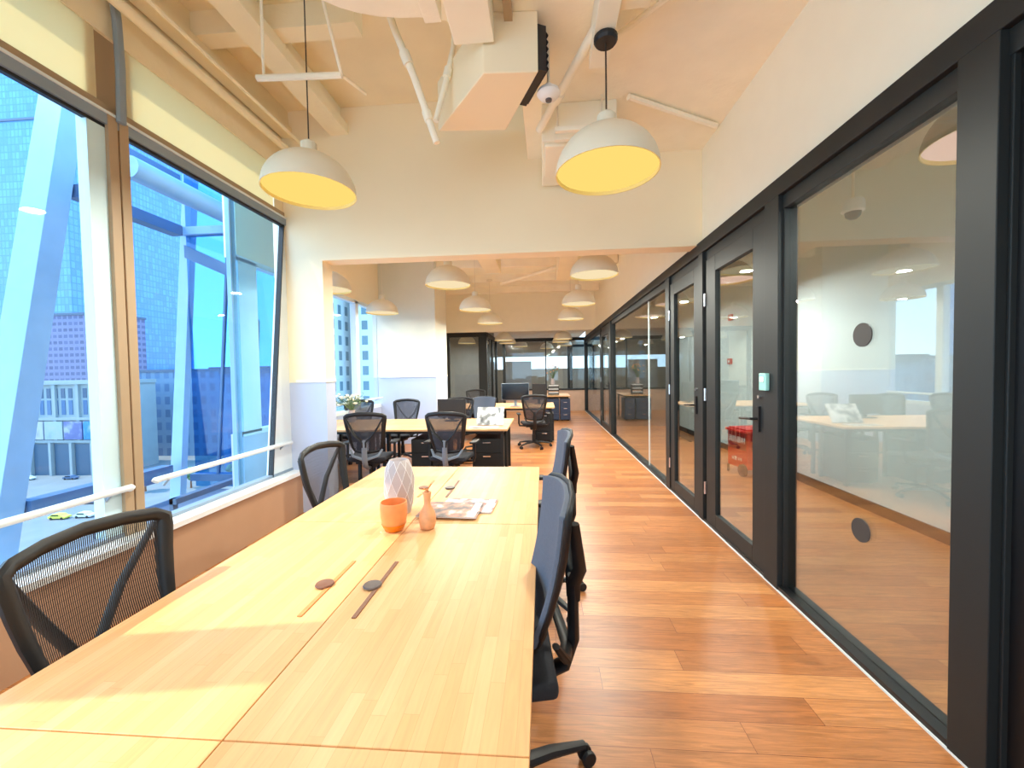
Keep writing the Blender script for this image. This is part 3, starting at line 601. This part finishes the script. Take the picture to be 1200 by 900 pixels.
# ================================================================== DESKS
def desk(label, x0, y0, x1, y1, mat='desk', along='Y', legs='black', group=None, slots=None, modesty=True):
    t = thing('office_desk', label, 'desk', ((x0+x1)/2,(y0+y1)/2,0), 0, group)
    w, d = (x1-x0)/2, (y1-y0)/2
    MB().box((-w+.0016,-d+.0016,.725),(w-.0016,d-.0016,.75)).obj('tabletop', mat, t, bevel=.0015)
    MB().box((-w+.06,-d+.06,.685),(w-.06,-d+.10,.725)).box((-w+.06,d-.10,.685),(w-.06,d-.06,.725)).box((-w+.06,-d+.1,.685),(-w+.1,d-.1,.725)).box((w-.1,-d+.1,.685),(w-.06,d-.1,.725)).obj('under_frame', 'black', t)
    for sx in (-1,1):
        for sy in (-1,1):
            MB().box((sx*(w-.08)-.02,sy*(d-.08)-.02,0),(sx*(w-.08)+.02,sy*(d-.08)+.02,.685)).obj('leg', 'black', t, bevel=.003)
    if slots is not None:
        sx, caps, slm = slots
        MB().box((sx-.0075,-.185,.7502),(sx+.0075,.185,.7535)).obj('cable_slot', slm, t, bevel=.001)
        mb = MB().lathe([(0,.001),(.030,.001),(.033,.005),(.030,.009),(.012,.008),(0,.007)], (0,0,0), 24)
        o = mb.obj('grommet_cap', caps, t, smooth=True); o.scale = (1.0,.95,1); o.location = (sx-.02,.0,.7505)
    return t
Y = [-.437,.765,1.967,3.169]
labs = {(0,0):'pale wood desk cut by the bottom edge, window side',(0,1):'pale wood desk nearest the camera on the window side of the long table',(0,2):'farthest window-side desk of the near table, with faceted vase',
        (1,0):'pale wood desk cut by the bottom edge, aisle side',(1,1):'pale wood desk on the aisle side, empty but for the brown cable slot',(1,2):'farthest aisle-side desk of the near table, under the magazines'}
for i in range(2):
    for j in range(3):
        x0 = -1.305+.635*i
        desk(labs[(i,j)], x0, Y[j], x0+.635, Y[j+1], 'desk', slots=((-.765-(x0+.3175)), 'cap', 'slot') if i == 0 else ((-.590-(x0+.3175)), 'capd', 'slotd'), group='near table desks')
xs = [-3.41,-2.43,-1.45,-.47]
for j in range(3):
    for i in range(2):
        l = ['by the pillar','in the middle','by the aisle'][j]
        desk('pale wood desk of the second row, %s, %s' % (l, ['front side','window end side of the back rank'][i] if i == 0 else 'back rank'), xs[j], 5.25+.62*i, xs[j+1], 5.87+.62*i, 'deskx', group='second desk row')
for j, (a, b) in enumerate(((-2.2,-.98),(-.98,.24))):
    for i in range(2):
        desk('pale wood desk of the third row, %s, %s' % (['left half','right half by the aisle'][j], ['front rank','back rank'][i]), a, 8.45+.62*i, b, 9.07+.62*i, 'deskx', group='third desk row')
desk('pale wood desk of the far row carrying the flowers', 0.0, 12.2, .82, 13.6, 'deskx', group='far desks')
# pedestals and screens
def pedestal(label, x, y, mat='black', w=.4, d=.5, h=.6, front=-1):
    t = thing('drawer_pedestal', label, 'drawer unit', (x,y,0), 0, 'drawer units under the desks')
    B('body', (-w/2,-d/2,.03), (w/2,d/2,h), mat, t, .004)
    for k in range(3):
        z = .05+k*.185; dr = B('drawer', (-w/2+.008,-d/2-.016,z), (w/2-.008,-d/2,z+.175), mat, t, .003)
        B('handle', (-.05,-d/2-.03,z+.13), (.05,-d/2-.016,z+.145), 'chrome', dr)
    for sx in (-1,1):
        for sy in (-1,1): MB().cyl((sx*(w/2-.05)-.01,sy*(d/2-.05),.016),(sx*(w/2-.05)+.01,sy*(d/2-.05),.016),.016,10).obj('caster','rubber',t)
    return t
pedestal('black drawer unit under the second desk row, between the two front chairs', -1.60, 5.62)
pedestal('black drawer unit under the aisle end of the second desk row', -.76, 5.62)
pedestal('dark drawer unit under the aisle end of the monitor desk', .02, 8.80, 'reveal')
pedestal('navy drawer unit under the far desk, left one', .26, 12.45, 'navy', .44, .5, .66)
pedestal('navy drawer unit under the far desk, right one', .66, 12.45, 'navy', .30, .5, .66)
# modesty panels
# monitor
t = thing('monitor', 'dark computer monitor with a silver edge on the third desk row', 'monitor', (-.60,8.75,.75), PI+.0)
B('screen_back', (-.30,-.018,.13), (.30,.012,.50), 'lgrey', t, .006); B('screen', (-.29,.012,.14), (.29,.016,.49), 'screen', t)
B('stand', (-.03,-.05,0.01), (.03,-.018,.22), 'lgrey', t); B('foot', (-.11,-.10,0), (.11,.08,.012), 'lgrey', t, .003)
t = thing('monitor', 'black screen seen edge on beside the flowers', 'monitor', (-.08,9.35,.75), -.6)
B('screen_back', (-.2,-.015,.10), (.2,.012,.46), 'plastic', t, .006); B('screen', (-.19,.012,.11), (.19,.015,.45), 'screen', t); B('stand', (-.03,-.04,0), (.03,-.015,.2), 'plastic', t); B('foot', (-.1,-.08,0), (.1,.06,.012), 'plastic', t)
t = thing('monitor', 'black monitor back rising behind the centre front chair', 'monitor', (-1.42,6.2,.75), 0)
B('screen_back', (-.22,-.015,.06), (.22,.012,.34), 'plastic', t, .006); B('stand', (-.03,.012,0), (.03,.04,.2), 'plastic', t); B('foot', (-.1,-.08,0), (.1,.08,.012), 'plastic', t)
# document tray under the flowers
t = thing('document_tray', 'black three-tier document tray on the far desk below the flowers', 'tray', (.33,12.75,.75))
for k in range(3): B('tier', (-.16,-.12,.02+k*.11), (.16,.12,.055+k*.11), 'plastic', t, .003); B('papers', (-.15,-.115,.056+k*.11), (.15,.11,.085+k*.11), 'paper', t)
for sx in (-1,1): B('side_bar', (sx*.16-.006,-.1,0), (sx*.16+.006,.1,.29), 'plastic', t)

# ================================================================== THINGS ON THE NEAR TABLE
# faceted vase
def faceted(label, x, y, z):
    t = thing('faceted_vase', label, 'vase', (x,y,z))
    n = 9; prof = [(.060,0),(.071,.05),(.079,.115),(.081,.18),(.070,.245),(.050,.285)]
    bm = MB(); rings = []
    for k, (r, h) in enumerate(prof):
        off = .5*(k % 2); rings.append([bm.bm.verts.new((r*math.cos(2*PI*(i+off)/n), r*math.sin(2*PI*(i+off)/n), h)) for i in range(n)])
    for k in range(len(prof)-1):
        a, b = rings[k], rings[k+1]
        for i in range(n):
            if k % 2 == 0: bm.bm.faces.new((a[i], a[(i+1)%n], b[i])); bm.bm.faces.new((a[(i+1)%n], b[(i+1)%n], b[i]))
            else: bm.bm.faces.new((a[i], b[(i+1)%n], b[i])); bm.bm.faces.new((a[i], a[(i+1)%n], b[(i+1)%n]))
    bm.bm.faces.new(rings[0][::-1])
    # ridges along the facet edges
    o = bm.obj('body', 'ceram', t, normals=False)
    rg = MB()
    for k in range(1, len(prof)-1):
        for i in range(n):
            off0, off1 = .5*(k % 2), .5*((k+1) % 2)
            r0, h0 = prof[k]; r1, h1 = prof[k+1]
            p0 = Vector((r0*math.cos(2*PI*(i+off0)/n), r0*math.sin(2*PI*(i+off0)/n), h0))
            for j in ((i, i-1) if off0 == 0 else (i, i+1)):
                p1 = Vector((r1*math.cos(2*PI*(j+off1)/n), r1*math.sin(2*PI*(j+off1)/n), h1)); rg.tube([p0, p1], .0011, 5)
    rg.obj('ridges', 'signw', t)
    MB().lathe([(.051,.281),(.046,.288),(.040,.281),(.038,.22),(0,.21)], n=18).obj('rim', 'ceram', t, smooth=True)
faceted('white faceted ceramic vase with diamond ridges standing behind the orange cup', -.782, 2.12, .75)
t = thing('cup', 'terracotta orange glazed cup on the near table in front of the faceted vase', 'cup', (-.722,1.875,.75))
MB().lathe([(0,0),(.036,0),(.042,.004),(.056,.035),(.063,.075),(.064,.115),(.062,.138),(.058,.138),(.059,.115),(.056,.06),(.04,.012),(0,.010)], n=40).obj('body', 'terra', t, smooth=True)
MB().lathe([(.037,0.0005),(.0432,.004),(.0575,.035),(.0578,.036)], n=40).obj('dipped_base', plain('amber_glaze', s2l(240,130,20), .25, noise=.1, nscale=20), t, smooth=True)
t = thing('bottle_vase', 'small turned wooden bottle vase in front of the magazines', 'vase', (-.565,1.90,.75))
MB().lathe([(0,0),(.026,0),(.034,.006),(.040,.03),(.041,.055),(.036,.08),(.022,.105),(.016,.12),(.0165,.15),(.021,.178),(.019,.18),(.014,.178),(.012,.15),(0,.13)], n=36).obj('body', 'turned', t, smooth=True)
MB().tube([(0,0,.14),(.004,.004,.19),(.02,.01,.215)], .003, 6).tube([(.002,0,.185),(-.016,-.006,.195)], .003, 6).obj('twig', 'slot', t)
def magazine(label, x, y, rz, w, h, mat, z=.75, th=.008, tilt=0):
    t = thing('magazine', label, 'magazine', (x,y,z), rz, 'magazines')
    B('pages', (-w/2+.002,-h/2+.002,.001), (w/2-.002,h/2-.002,th-.001), 'paper', t)
    B('cover', (-w/2,-h/2,th-.001), (w/2,h/2,th), mat, t); B('spine_band', (w/2-.05,-h/2+.004,th), (w/2-.012,h/2-.004,th+.0006), 'paper', t)
    t.rotation_euler[0] = tilt; return t
magazine('magazine with pink and white cover, underneath at the back right', -.425, 2.225, -.06, .30, .22, 'mag2')
magazine('magazine with dark grey photo cover lying on top at the front', -.50, 2.125, -.04, .32, .23, 'mag1', .759)
# open magazines on the second row
magazine('open white magazine propped on the second desk row near the aisle', -.74, 5.66, 0, .38, .28, 'mag3', .872, .02, 1.02)
magazine('grey magazine lying flat in front of the propped one', -.80, 5.42, 0, .40, .16, 'mag3', .75, .008)
# flowers
def flowers(label, x, y, z, potm, petal, H, spread, seed, n=40):
    r = random.Random(seed); t = thing('flower_vase', label, 'flowers', (x,y,z))
    MB().lathe([(0,0),(.05,0),(.065,.05),(.06,.11),(.04,.16),(.05,.19),(.045,.19),(.035,.16),(0,.15)], n=24).obj('vase', potm, t, smooth=True)
    st = MB(); lf = MB(); pt = MB()
    for k in range(n):
        a = r.uniform(0, 2*PI); s = spread*math.sqrt(r.random()); h = H*(.45+.55*r.random())
        tip = Vector((s*math.cos(a), s*math.sin(a), .17+h)); st.tube([(0,0,.16), tip*.5+Vector((0,0,.12)), tip], .003, 4)
        if k % 2:
            for q in range(4):
                b = r.uniform(0, 2*PI); d = Vector((math.cos(b), math.sin(b), r.uniform(-.2,.6)))*.045; u = Vector((-d.y, d.x, 0))*.35; b0 = tip-Vector((0,0,.03*q))
                lf.prism([b0, b0+d*.5+u, b0+d, b0+d*.5-u], (0,0,.002))
        else: pt.lathe([(0,-.012),(.02,-.006),(.026,.006),(.012,.016),(0,.012)], tip, 8)
    st.obj('stems', 'leaf', t); lf.obj('leaves', 'leaf', t); pt.obj('blossoms', petal, t)
flowers('pot of pale flowers and green leaves on the second desk row by the far window', -3.0, 6.15, .75, 'ceram', 'petal', .28, .27, 3, 54)
flowers('vase of orange flowers on the document tray on the far desk', .31, 12.72, 1.075, 'ceram', 'petalo', .42, .24, 5, 30)

# ================================================================== RED CART AND SIGNS
t = thing('fire_equipment_cart', 'red wheeled fire equipment bin seen through the glass door', 'cart', (2.92,5.95,0), .15)
MB().prism([(-.20,-.22,.10),(.20,-.22,.10),(.20,.22,.10),(-.20,.22,.10)], (0,0,.50)).obj('bin', 'red', t, bevel=.012)
MB().box((-.225,-.245,.60),(.225,.245,.635)).box((-.19,-.21,.635),(.19,.21,.655)).obj('lid', 'red', t, bevel=.008)
B('dark_panel', (-.204,-.2,.36), (-.2,.2,.60), 'redd', t)
B('dark_panel', (-.14,-.224,.36), (.19,-.22,.60), 'redd', t)
for sx in (-1,1): MB().cyl((sx*.20,-.15,.085),(sx*.235,-.15,.085),.085,24).cyl((sx*.235,-.15,.085),(sx*.24,-.15,.085),.03,12).obj('wheel', 'rubber', t, bevel=.006)
MB().tube([(-.2,.2,.1),(-.2,.2,.0)],.015,8).tube([(.2,.2,.1),(.2,.2,.0)],.015,8).obj('rear_foot','plastic',t)
def text(body, size, loc, rot, mat, parent, name):
    c = bpy.data.curves.new(name, 'FONT'); c.body = body; c.size = size; c.align_x = 'CENTER'; c.align_y = 'CENTER'; c.extrude = .001
    o = bpy.data.objects.new(name, c); COL.objects.link(o); c.materials.append(M[mat]); me = bpy.data.meshes.new_from_object(o); bpy.data.objects.remove(o); o = bpy.data.objects.new(name, me); COL.objects.link(o); o.location = loc; o.rotation_euler = rot; o.parent = parent; return o
text('\u6d88\u9632\u5668\u6750', .095, (-.2055,0,.49), (PI/2,0,-PI/2), 'signw', t, 'lettering')
text('\u706b\u8b66 119', .06, (-.2055,0,.22), (PI/2,0,-PI/2), 'signw', t, 'lettering')
text('\u6d88\u9632', .06, (.02,-.2255,.50), (PI/2,0,0), 'petal', t, 'lettering')
for y, z, h, l in ((7.52,2.40,.11,'highest small red fire sign on the white wall behind the door glass'),(7.55,1.62,.10,'small red call point low on the white wall, left of the other'),(6.60,1.68,.10,'small red call point on the white wall, beside the door stile')):
    t = thing('fire_sign', l, 'sign', (3.36,y,z)); B('plate', (-.03,-.07,-h/2), (0,.07,h/2), 'red', t, .004); B('mark', (-.033,-.03,-.02), (-.03,.03,.02), 'signw', t)

# ================================================================== OUTSIDE
# outer steel frame
def leaning(label, p0, p1, w, d, m1='ext'):
    P0, P1 = Vector(p0), Vector(p1)
    b = [P0, P0+Vector((0,w,0)), P0+Vector((-d,w,0)), P0+Vector((-d,0,0))]
    return tag(MB().prism(b, P1-P0).obj('leaning_column', m1, bevel=.004), label, 'column')
def Mz(z): return 3.678+.165*(z-2.107)
leaning('pale blue leaning steel column outside the left edge window', (-5.1,Mz(-1),-1), (-5.1,Mz(5.2),5.2), .206, .31)
tag(MB().box((-5.22,4.145,3.50),(-5.06,5.44,3.64)).obj('outer_transom','extb'), 'blue steel transom running level outside the windows', 'beam')
tag(MB().box((-5.22,4.27,4.25),(-5.06,5.44,4.35)).obj('outer_transom','extb'), 'upper blue steel transom outside, thinner one', 'beam')
leaning('second pale leaning steel column at the corner of the tinted screen', (-5.06,5.15,-1), (-5.06,5.72,5.2), .10, .16)
tag(MB().box((-4.9,4.0,-.25),(-2.95,5.4,-.1)).obj('outer_ledge','extd'), 'grey blue ledge outside below the windows', 'ledge')
tag(MB().box((-5.22,3.595,.12),(-5.06,5.14,.30)).obj('outer_transom','extb'), 'lower blue steel transom outside, below handrail height', 'beam')
tag(MB().box((-4.0,4.0,.14),(-3.92,5.3,.20)).box((-4.0,4.0,.0),(-3.92,5.3,.05)).box((-4.0,4.0,-.1),(-3.96,4.06,.2)).box((-4.0,5.2,-.1),(-3.96,5.26,.2)).obj('outer_louvre','extd'), 'grey blue louvre strips outside near the floor', 'louvre')
# tinted glass end screen with its frames
t = thing('tinted_glass_screen', 'blue tinted glass screen with steel frames outside the window by the pillar', 'glass screen', (0,5.5,0))
B('pane', (-5.06,-.01,-.09), (-3.52,.0,4.6), 'tglass', t)
MB().box((-5.1,-.06,3.52),(-3.5,.06,3.63)).obj('transom','ext',t); MB().box((-5.1,-.06,.0),(-3.5,.06,.10)).obj('transom','extb',t)
MB().prism([(-4.72,-.03,.1),(-4.69,-.03,.1),(-4.40,-.03,3.52),(-4.43,-.03,3.52)], (0,.04,0)).obj('frame_post','extb',t)
MB().prism([(-5.06,-.05,3.38),(-5.06,-.05,3.20),(-4.30,-.05,2.86),(-4.30,-.05,3.02)], (0,.06,0)).obj('brace','extb',t)
MB().prism([(-4.30,-.02,.1),(-4.14,-.02,.1),(-4.02,-.02,2.3),(-4.10,-.02,2.3)], (0,.05,0)).obj('inner_post','extb',t)
tag(MB().tube([(-4.3,4.0,3.72),(-4.3,5.4,3.72)], .12, 12).obj('outer_beam','ext',smooth=True), 'pale round beam outside above the window by the pillar', 'beam')
GZ = -35
tag(B('ground', (-420,-60,GZ-1), (260,500,GZ), plain('street_asphalt', s2l(128,134,136), .8, noise=.08, nscale=.15)), 'pale grey street far below the windows', 'street', kind='structure')
def bldg(name, label, lo, hi, wallmat, roofmat='extd', extra=None):
    t = thing(name, label, 'building', ((lo[0]+hi[0])/2,(lo[1]+hi[1])/2,GZ))
    w, d, h = (hi[0]-lo[0])/2, (hi[1]-lo[1])/2, hi[2]-GZ
    B('facade', (-w,-d,0), (w,d,h), wallmat, t); B('roof', (-w-.5,-d-.5,h), (w+.5,d+.5,h+1.2), roofmat, t); return t, w, d, h
M['f_blue'] = grid_facade('blue_glass_facade', s2l(80,130,188), s2l(94,148,206), 2.4, 4.2, .8, .85, rough=.2)
M['f_mauve'] = grid_facade('mauve_facade', s2l(116,116,150), s2l(80,84,124), 3.0, 3.2, .7, .5)
M['f_white'] = grid_facade('white_tower_facade', s2l(206,216,216), s2l(90,124,136), 3.0, 3.3, .45, .6)
M['f_low'] = grid_facade('low_block_facade', s2l(110,140,168), s2l(84,116,152), 4.5, 6, .55, .6)
M['stone'] = plain('pale_stone', s2l(156,164,166), .7, noise=.04, nscale=.3)
M['stonew'] = plain('shop_glass', s2l(80,100,120), .3)
bldg('glass_tower', 'tall blue glass tower filling the left edge window', (-440,236,0), (-274,300,230), 'f_blue')
bldg('office_tower', 'mauve block with many small windows under the blue tower', (-270,190,0), (-222,212,34), 'f_mauve')
bldg('office_tower', 'blue tower behind the mauve block', (-345,215,0), (-270,234,150), 'f_blue')
# the white stone department building
t = thing('stone_building', 'white stone building with tall windows and billboards across the street', 'building', (-182,140,GZ))
B('body', (-22,0,0), (18,20,34.5), 'stone', t); B('cornice', (-22.5,-1.2,34.5), (18.5,20,36), 'stone', t); B('band', (-22.5,-1.0,12.5), (18.5,0,13.5), 'stone', t); B('band', (-22.5,-1.0,21.0), (18.5,0,22), 'stone', t)
for k in range(13):
    x = -21+k*3.0
    B('window', (x,-.15,23), (x+1.6,0,28.5), 'extb', t); B('window', (x,-.15,29.3), (x+1.6,0,33), 'extd', t)
for k in range(5): B('pilaster', (-22+k*9.6,-.9,13.5), (-20.8+k*9.6,0,34.5), 'stone', t)
bc = [s2l(50,120,180), s2l(160,160,170), s2l(140,154,164), s2l(90,96,140)]
for k in range(5):
    B('shop_column', (-22+k*8.6,-1.4,0), (-21.0+k*8.6,-.2,12.5), 'stone', t)
    if k < 4: B('shop_glass', (-20.8+k*8.6,-.3,0), (-13.6+k*8.6,-.1,12), 'stonew', t)
for k in range(5):
    B('billboard', (-21.8+k*8.0,-1.5,13.8), (-14.4+k*8.0,-1.1,20.6), picture('billboard_%d' % k, [bc[k % 4], [min(1,c*1.3) for c in bc[k % 4]], (.4,.42,.46)], .25), t)
bldg('low_block', 'low pale block seen through the tinted glass, left part', (-190,175,0), (-130,190,4), 'f_low')
bldg('low_block', 'low pale block seen through the tinted glass, right part', (-126,150,0), (-84,175,2.5), 'f_low')
bldg('low_block', 'distant low block on the skyline beyond the tinted glass', (-270,310,0), (-160,330,8), 'f_low')
bldg('apartment_tower', 'white residential tower with rows of windows, left in the far window', (-50.5,80,0), (-43.5,95,70), 'f_white')
bldg('apartment_tower', 'white residential tower with rows of windows, right in the far window', (-41.5,86,0), (-33,100,66), 'f_white')
def car(label, x, y, rz, mat):
    t = thing('car', label, 'car', (x,y,GZ), rz, 'cars in the street')
    MB().prism([(-2.2,-.9,.35),(2.2,-.9,.35),(2.25,-.9,.8),(1.3,-.9,.95),(.7,-.9,1.42),(-1.1,-.9,1.45),(-1.8,-.9,.98),(-2.2,-.9,.9)], (0,1.8,0)).obj('body', mat, t, bevel=.08)
    MB().prism([(.65,-.92,1.0),(.5,-.92,1.34),(-1.0,-.92,1.36),(-1.5,-.92,1.0)], (0,1.84,0)).obj('windows', 'screen', t)
    for sx in (-1,1):
        for s2 in (-1,1): MB().cyl((sx*1.35,s2*.7,.34),(sx*1.35,s2*.93,.34),.34,16).obj('wheel', 'rubber', t)
    return t
M['yellow'] = plain('taxi_yellow', s2l(240,226,90), .3); M['carw'] = plain('car_white', s2l(235,238,240), .3); M['carb'] = plain('car_blue', s2l(90,110,140), .3)
car('yellow taxi on the street below the left window', -126.5, 95.6, .1, 'yellow')
for k, (x, y, mt, l) in enumerate([(-150,111,'carw','white car nearest the shop columns'),(-172,134,'carb','blue car in front of the shop columns'),(-121,97,'carw','white car right of the yellow taxi'),(-188,133,'carw','white car at the left of the shop row'),(-132,108,'carb','blue car farthest right on the street')]):
    car(l, x, y, .1, mt)
# street trees
def tree(label, x, y, h):
    t = thing('street_tree', label, 'tree', (x,y,GZ), 0, 'street trees')
    MB().cyl((0,0,0),(0,0,h*.5),.3,8,.15).obj('trunk','slotd',t)
    mb = MB(); r = random.Random(int(x))
    for k in range(14):
        c = Vector((r.uniform(-1,1)*h*.3, r.uniform(-1,1)*h*.3, h*(.5+.4*r.random()))); mb.lathe([(0,-h*.16),(h*.12,-h*.1),(h*.17,0),(h*.12,h*.1),(0,h*.16)], c, 8)
    mb.obj('crown','leaf',t,smooth=True)
for k in range(6): tree(['street tree below the tinted glass, %s' % s for s in ('first','second','third','fourth','fifth','sixth')][k], -128+k*12, 120+k*4, 7)

# ================================================================== LIGHT
sun = bpy.data.lights.new('sun', 'SUN'); sun.energy = 2.0; sun.angle = .009; sun.color = (1,.93,.72)
so = bpy.data.objects.new('sun', sun); COL.objects.link(so)
el = math.radians(47.5); az = .17
dirv = Vector((math.cos(el)*math.cos(az), math.cos(el)*math.sin(az), -math.sin(el)))
so.rotation_euler = dirv.to_track_quat('-Z', 'Y').to_euler()
w = bpy.data.worlds.new('world'); bpy.context.scene.world = w; w.use_nodes = True
nt = w.node_tree; nt.nodes.clear(); out = nt.nodes.new('ShaderNodeOutputWorld'); bg = nt.nodes.new('ShaderNodeBackground')
tc = nt.nodes.new('ShaderNodeTexCoord'); sp = nt.nodes.new('ShaderNodeSeparateXYZ'); nt.links.new(tc.outputs['Generated'], sp.inputs[0])
rp = nt.nodes.new('ShaderNodeValToRGB'); nt.links.new(sp.outputs['Z'], rp.inputs[0])
rp.color_ramp.elements[0].position = 0; rp.color_ramp.elements[0].color = rgba(s2l(196,232,255))
rp.color_ramp.elements[1].position = .6; rp.color_ramp.elements[1].color = rgba(s2l(110,186,250))
bg.inputs[1].default_value = 1.65
nt.links.new(rp.outputs[0], bg.inputs[0]); nt.links.new(bg.outputs[0], out.inputs[0])
def portal(loc, rot, sx, sy):
    l = bpy.data.lights.new('window_portal', 'AREA'); l.shape = 'RECTANGLE'; l.size = sx; l.size_y = sy; l.cycles.is_portal = True
    o = bpy.data.objects.new('window_portal', l); COL.objects.link(o); o.location = loc; o.rotation_euler = rot
portal((WX-.12,.0,1.9), (0,-PI/2,0), 3.4, 8.3)
portal((-3.65,6.4,1.85), (0,-PI/2,0), 2.2, 4.0)
portal((-.65,-4.25,1.9), (PI/2,0,0), 3.9, 2.4)
sc = bpy.context.scene
sc.view_settings.view_transform = 'Standard'; sc.view_settings.look = 'None'; sc.view_settings.gamma = 1; sc.view_settings.use_curve_mapping = False
sc.view_settings.exposure = 1.25
sc.cycles.max_bounces = 10; sc.cycles.diffuse_bounces = 6; sc.cycles.transparent_max_bounces = 24
sc.cycles.sample_clamp_indirect = 6
